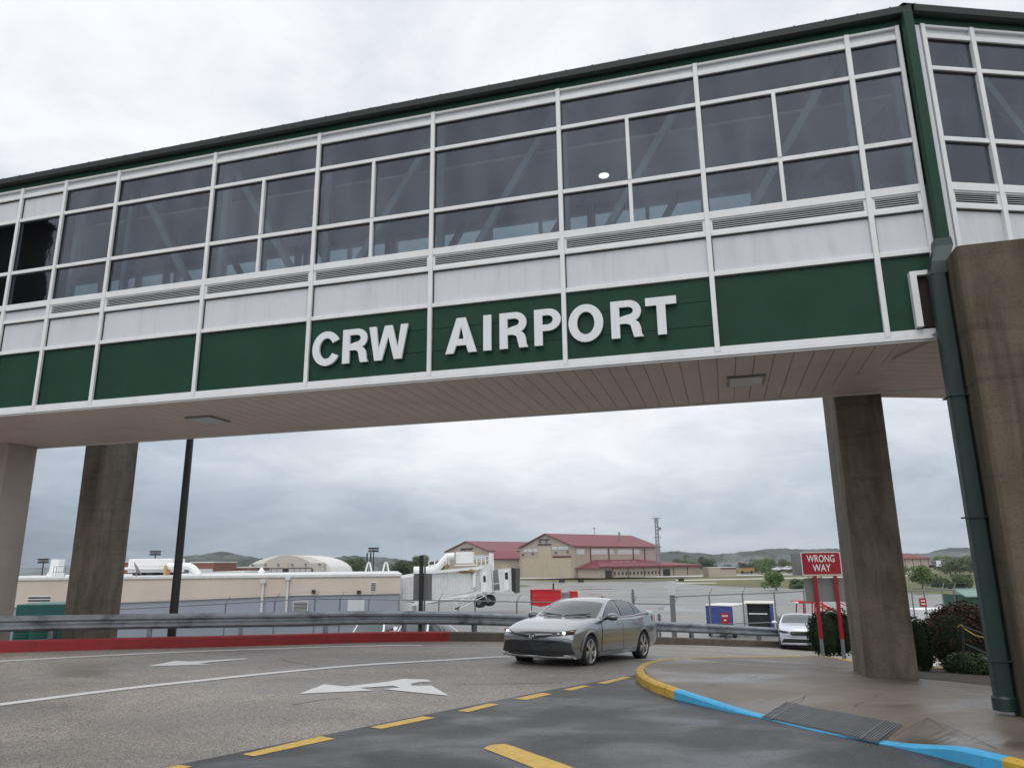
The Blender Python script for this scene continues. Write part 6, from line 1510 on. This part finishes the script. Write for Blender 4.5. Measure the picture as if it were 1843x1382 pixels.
# ------------------------------------------------ mist rising off the hills
mm = bpy.data.materials.new('thin mist'); mm.use_nodes = True; t_ = mm.node_tree; t_.nodes.clear()
pv = t_.nodes.new('ShaderNodeVolumePrincipled'); pv.inputs['Color'].default_value = (.93, .96, 1, 1); pv.inputs['Density'].default_value = .0042
om = t_.nodes.new('ShaderNodeOutputMaterial'); t_.links.new(pv.outputs[0], om.inputs['Volume'])
mb_ = B(); rnd = random.Random(5)
for px, py, wp, hp_, Y in ((1335, 1020, 40, 14, 930), (1308, 1018, 26, 16, 950), (1362, 1006, 22, 16, 940), (1422, 1004, 16, 22, 930), (1445, 1012, 30, 14, 950), (1270, 1014, 40, 8, 960), (696, 1012, 22, 22, 700), (712, 1022, 30, 14, 690), (352, 1004, 26, 12, 640), (376, 1000, 12, 8, 640), (1690, 1000, 26, 10, 930), (1655, 1002, 30, 12, 940), (40, 1030, 60, 14, 700), (150, 1028, 60, 10, 700)):
    c_ = Q(px, py, Y); rx = wid(wp, Y)*.62; rz = wid(hp_, Y)*.62
    for kk in range(3):
        n0 = len(mb_.v); c3 = c_+Vector((rnd.uniform(-1, 1)*rx*.8, (kk-1)*95, rnd.uniform(-.5, .5)*rz)); mb_.ball(c3, rx*rnd.uniform(.5, 1.1), 42, rz*rnd.uniform(.6, 1.2), 10)
        for q_ in range(n0, len(mb_.v)):
            d_ = mb_.v[q_]-c3; mb_.v[q_] = c3+d_*(1+.55*mnoise.noise(d_.normalized()*2.2+Vector((px, kk, 0))))
mist = mb_.build('mist', mm, kind='stuff', fix=True)
# ------------------------------------------------ brown tower to the left of the camera, seen only in the end windows
bt = thing('terminal_tower', 'dark brown building mirrored in the leftmost bridge windows', 'building', BR(-38.5, -18.9, 0), -PHI)
B().box(-24, 0, -1.5, 0, -5, 22.4).build('wall', 'brown', bt); B().box(-24.1, .1, -1.6, .1, 22.4, 22.8).build('parapet', 'brown', bt)
# ------------------------------------------------ cracks in the road
for q in ((Z8(845, 77), Z8(870, 83), Z8(905, 90), Z8(930, 93), Z8(965, 101)), (Z8(1370, 153), Z8(1480, 152), Z8(1600, 150), Z8(1700, 148)), (Z8(880, 215), Z8(960, 200), Z8(1030, 195))):
    P_ = [G(*k) for k in q]; line('crack', [Vector((p.x, p.y)) for p in P_], .02, 'black', road, dz=.006)
# ------------------------------------------------ damp air over the airfield
hz_ = B().box(-2600, 2600, -120, 2520, -110, 125).build('haze', 'white', kind='stuff')
hm = bpy.data.materials.new('damp air'); hm.use_nodes = True; t_ = hm.node_tree; t_.nodes.clear()
pv = t_.nodes.new('ShaderNodeVolumePrincipled'); pv.inputs['Color'].default_value = (.86, .92, 1, 1); pv.inputs['Density'].default_value = .00016; pv.inputs['Anisotropy'].default_value = .2
om = t_.nodes.new('ShaderNodeOutputMaterial'); t_.links.new(pv.outputs[0], om.inputs['Volume']); hz_.data.materials.clear(); hz_.data.materials.append(hm)
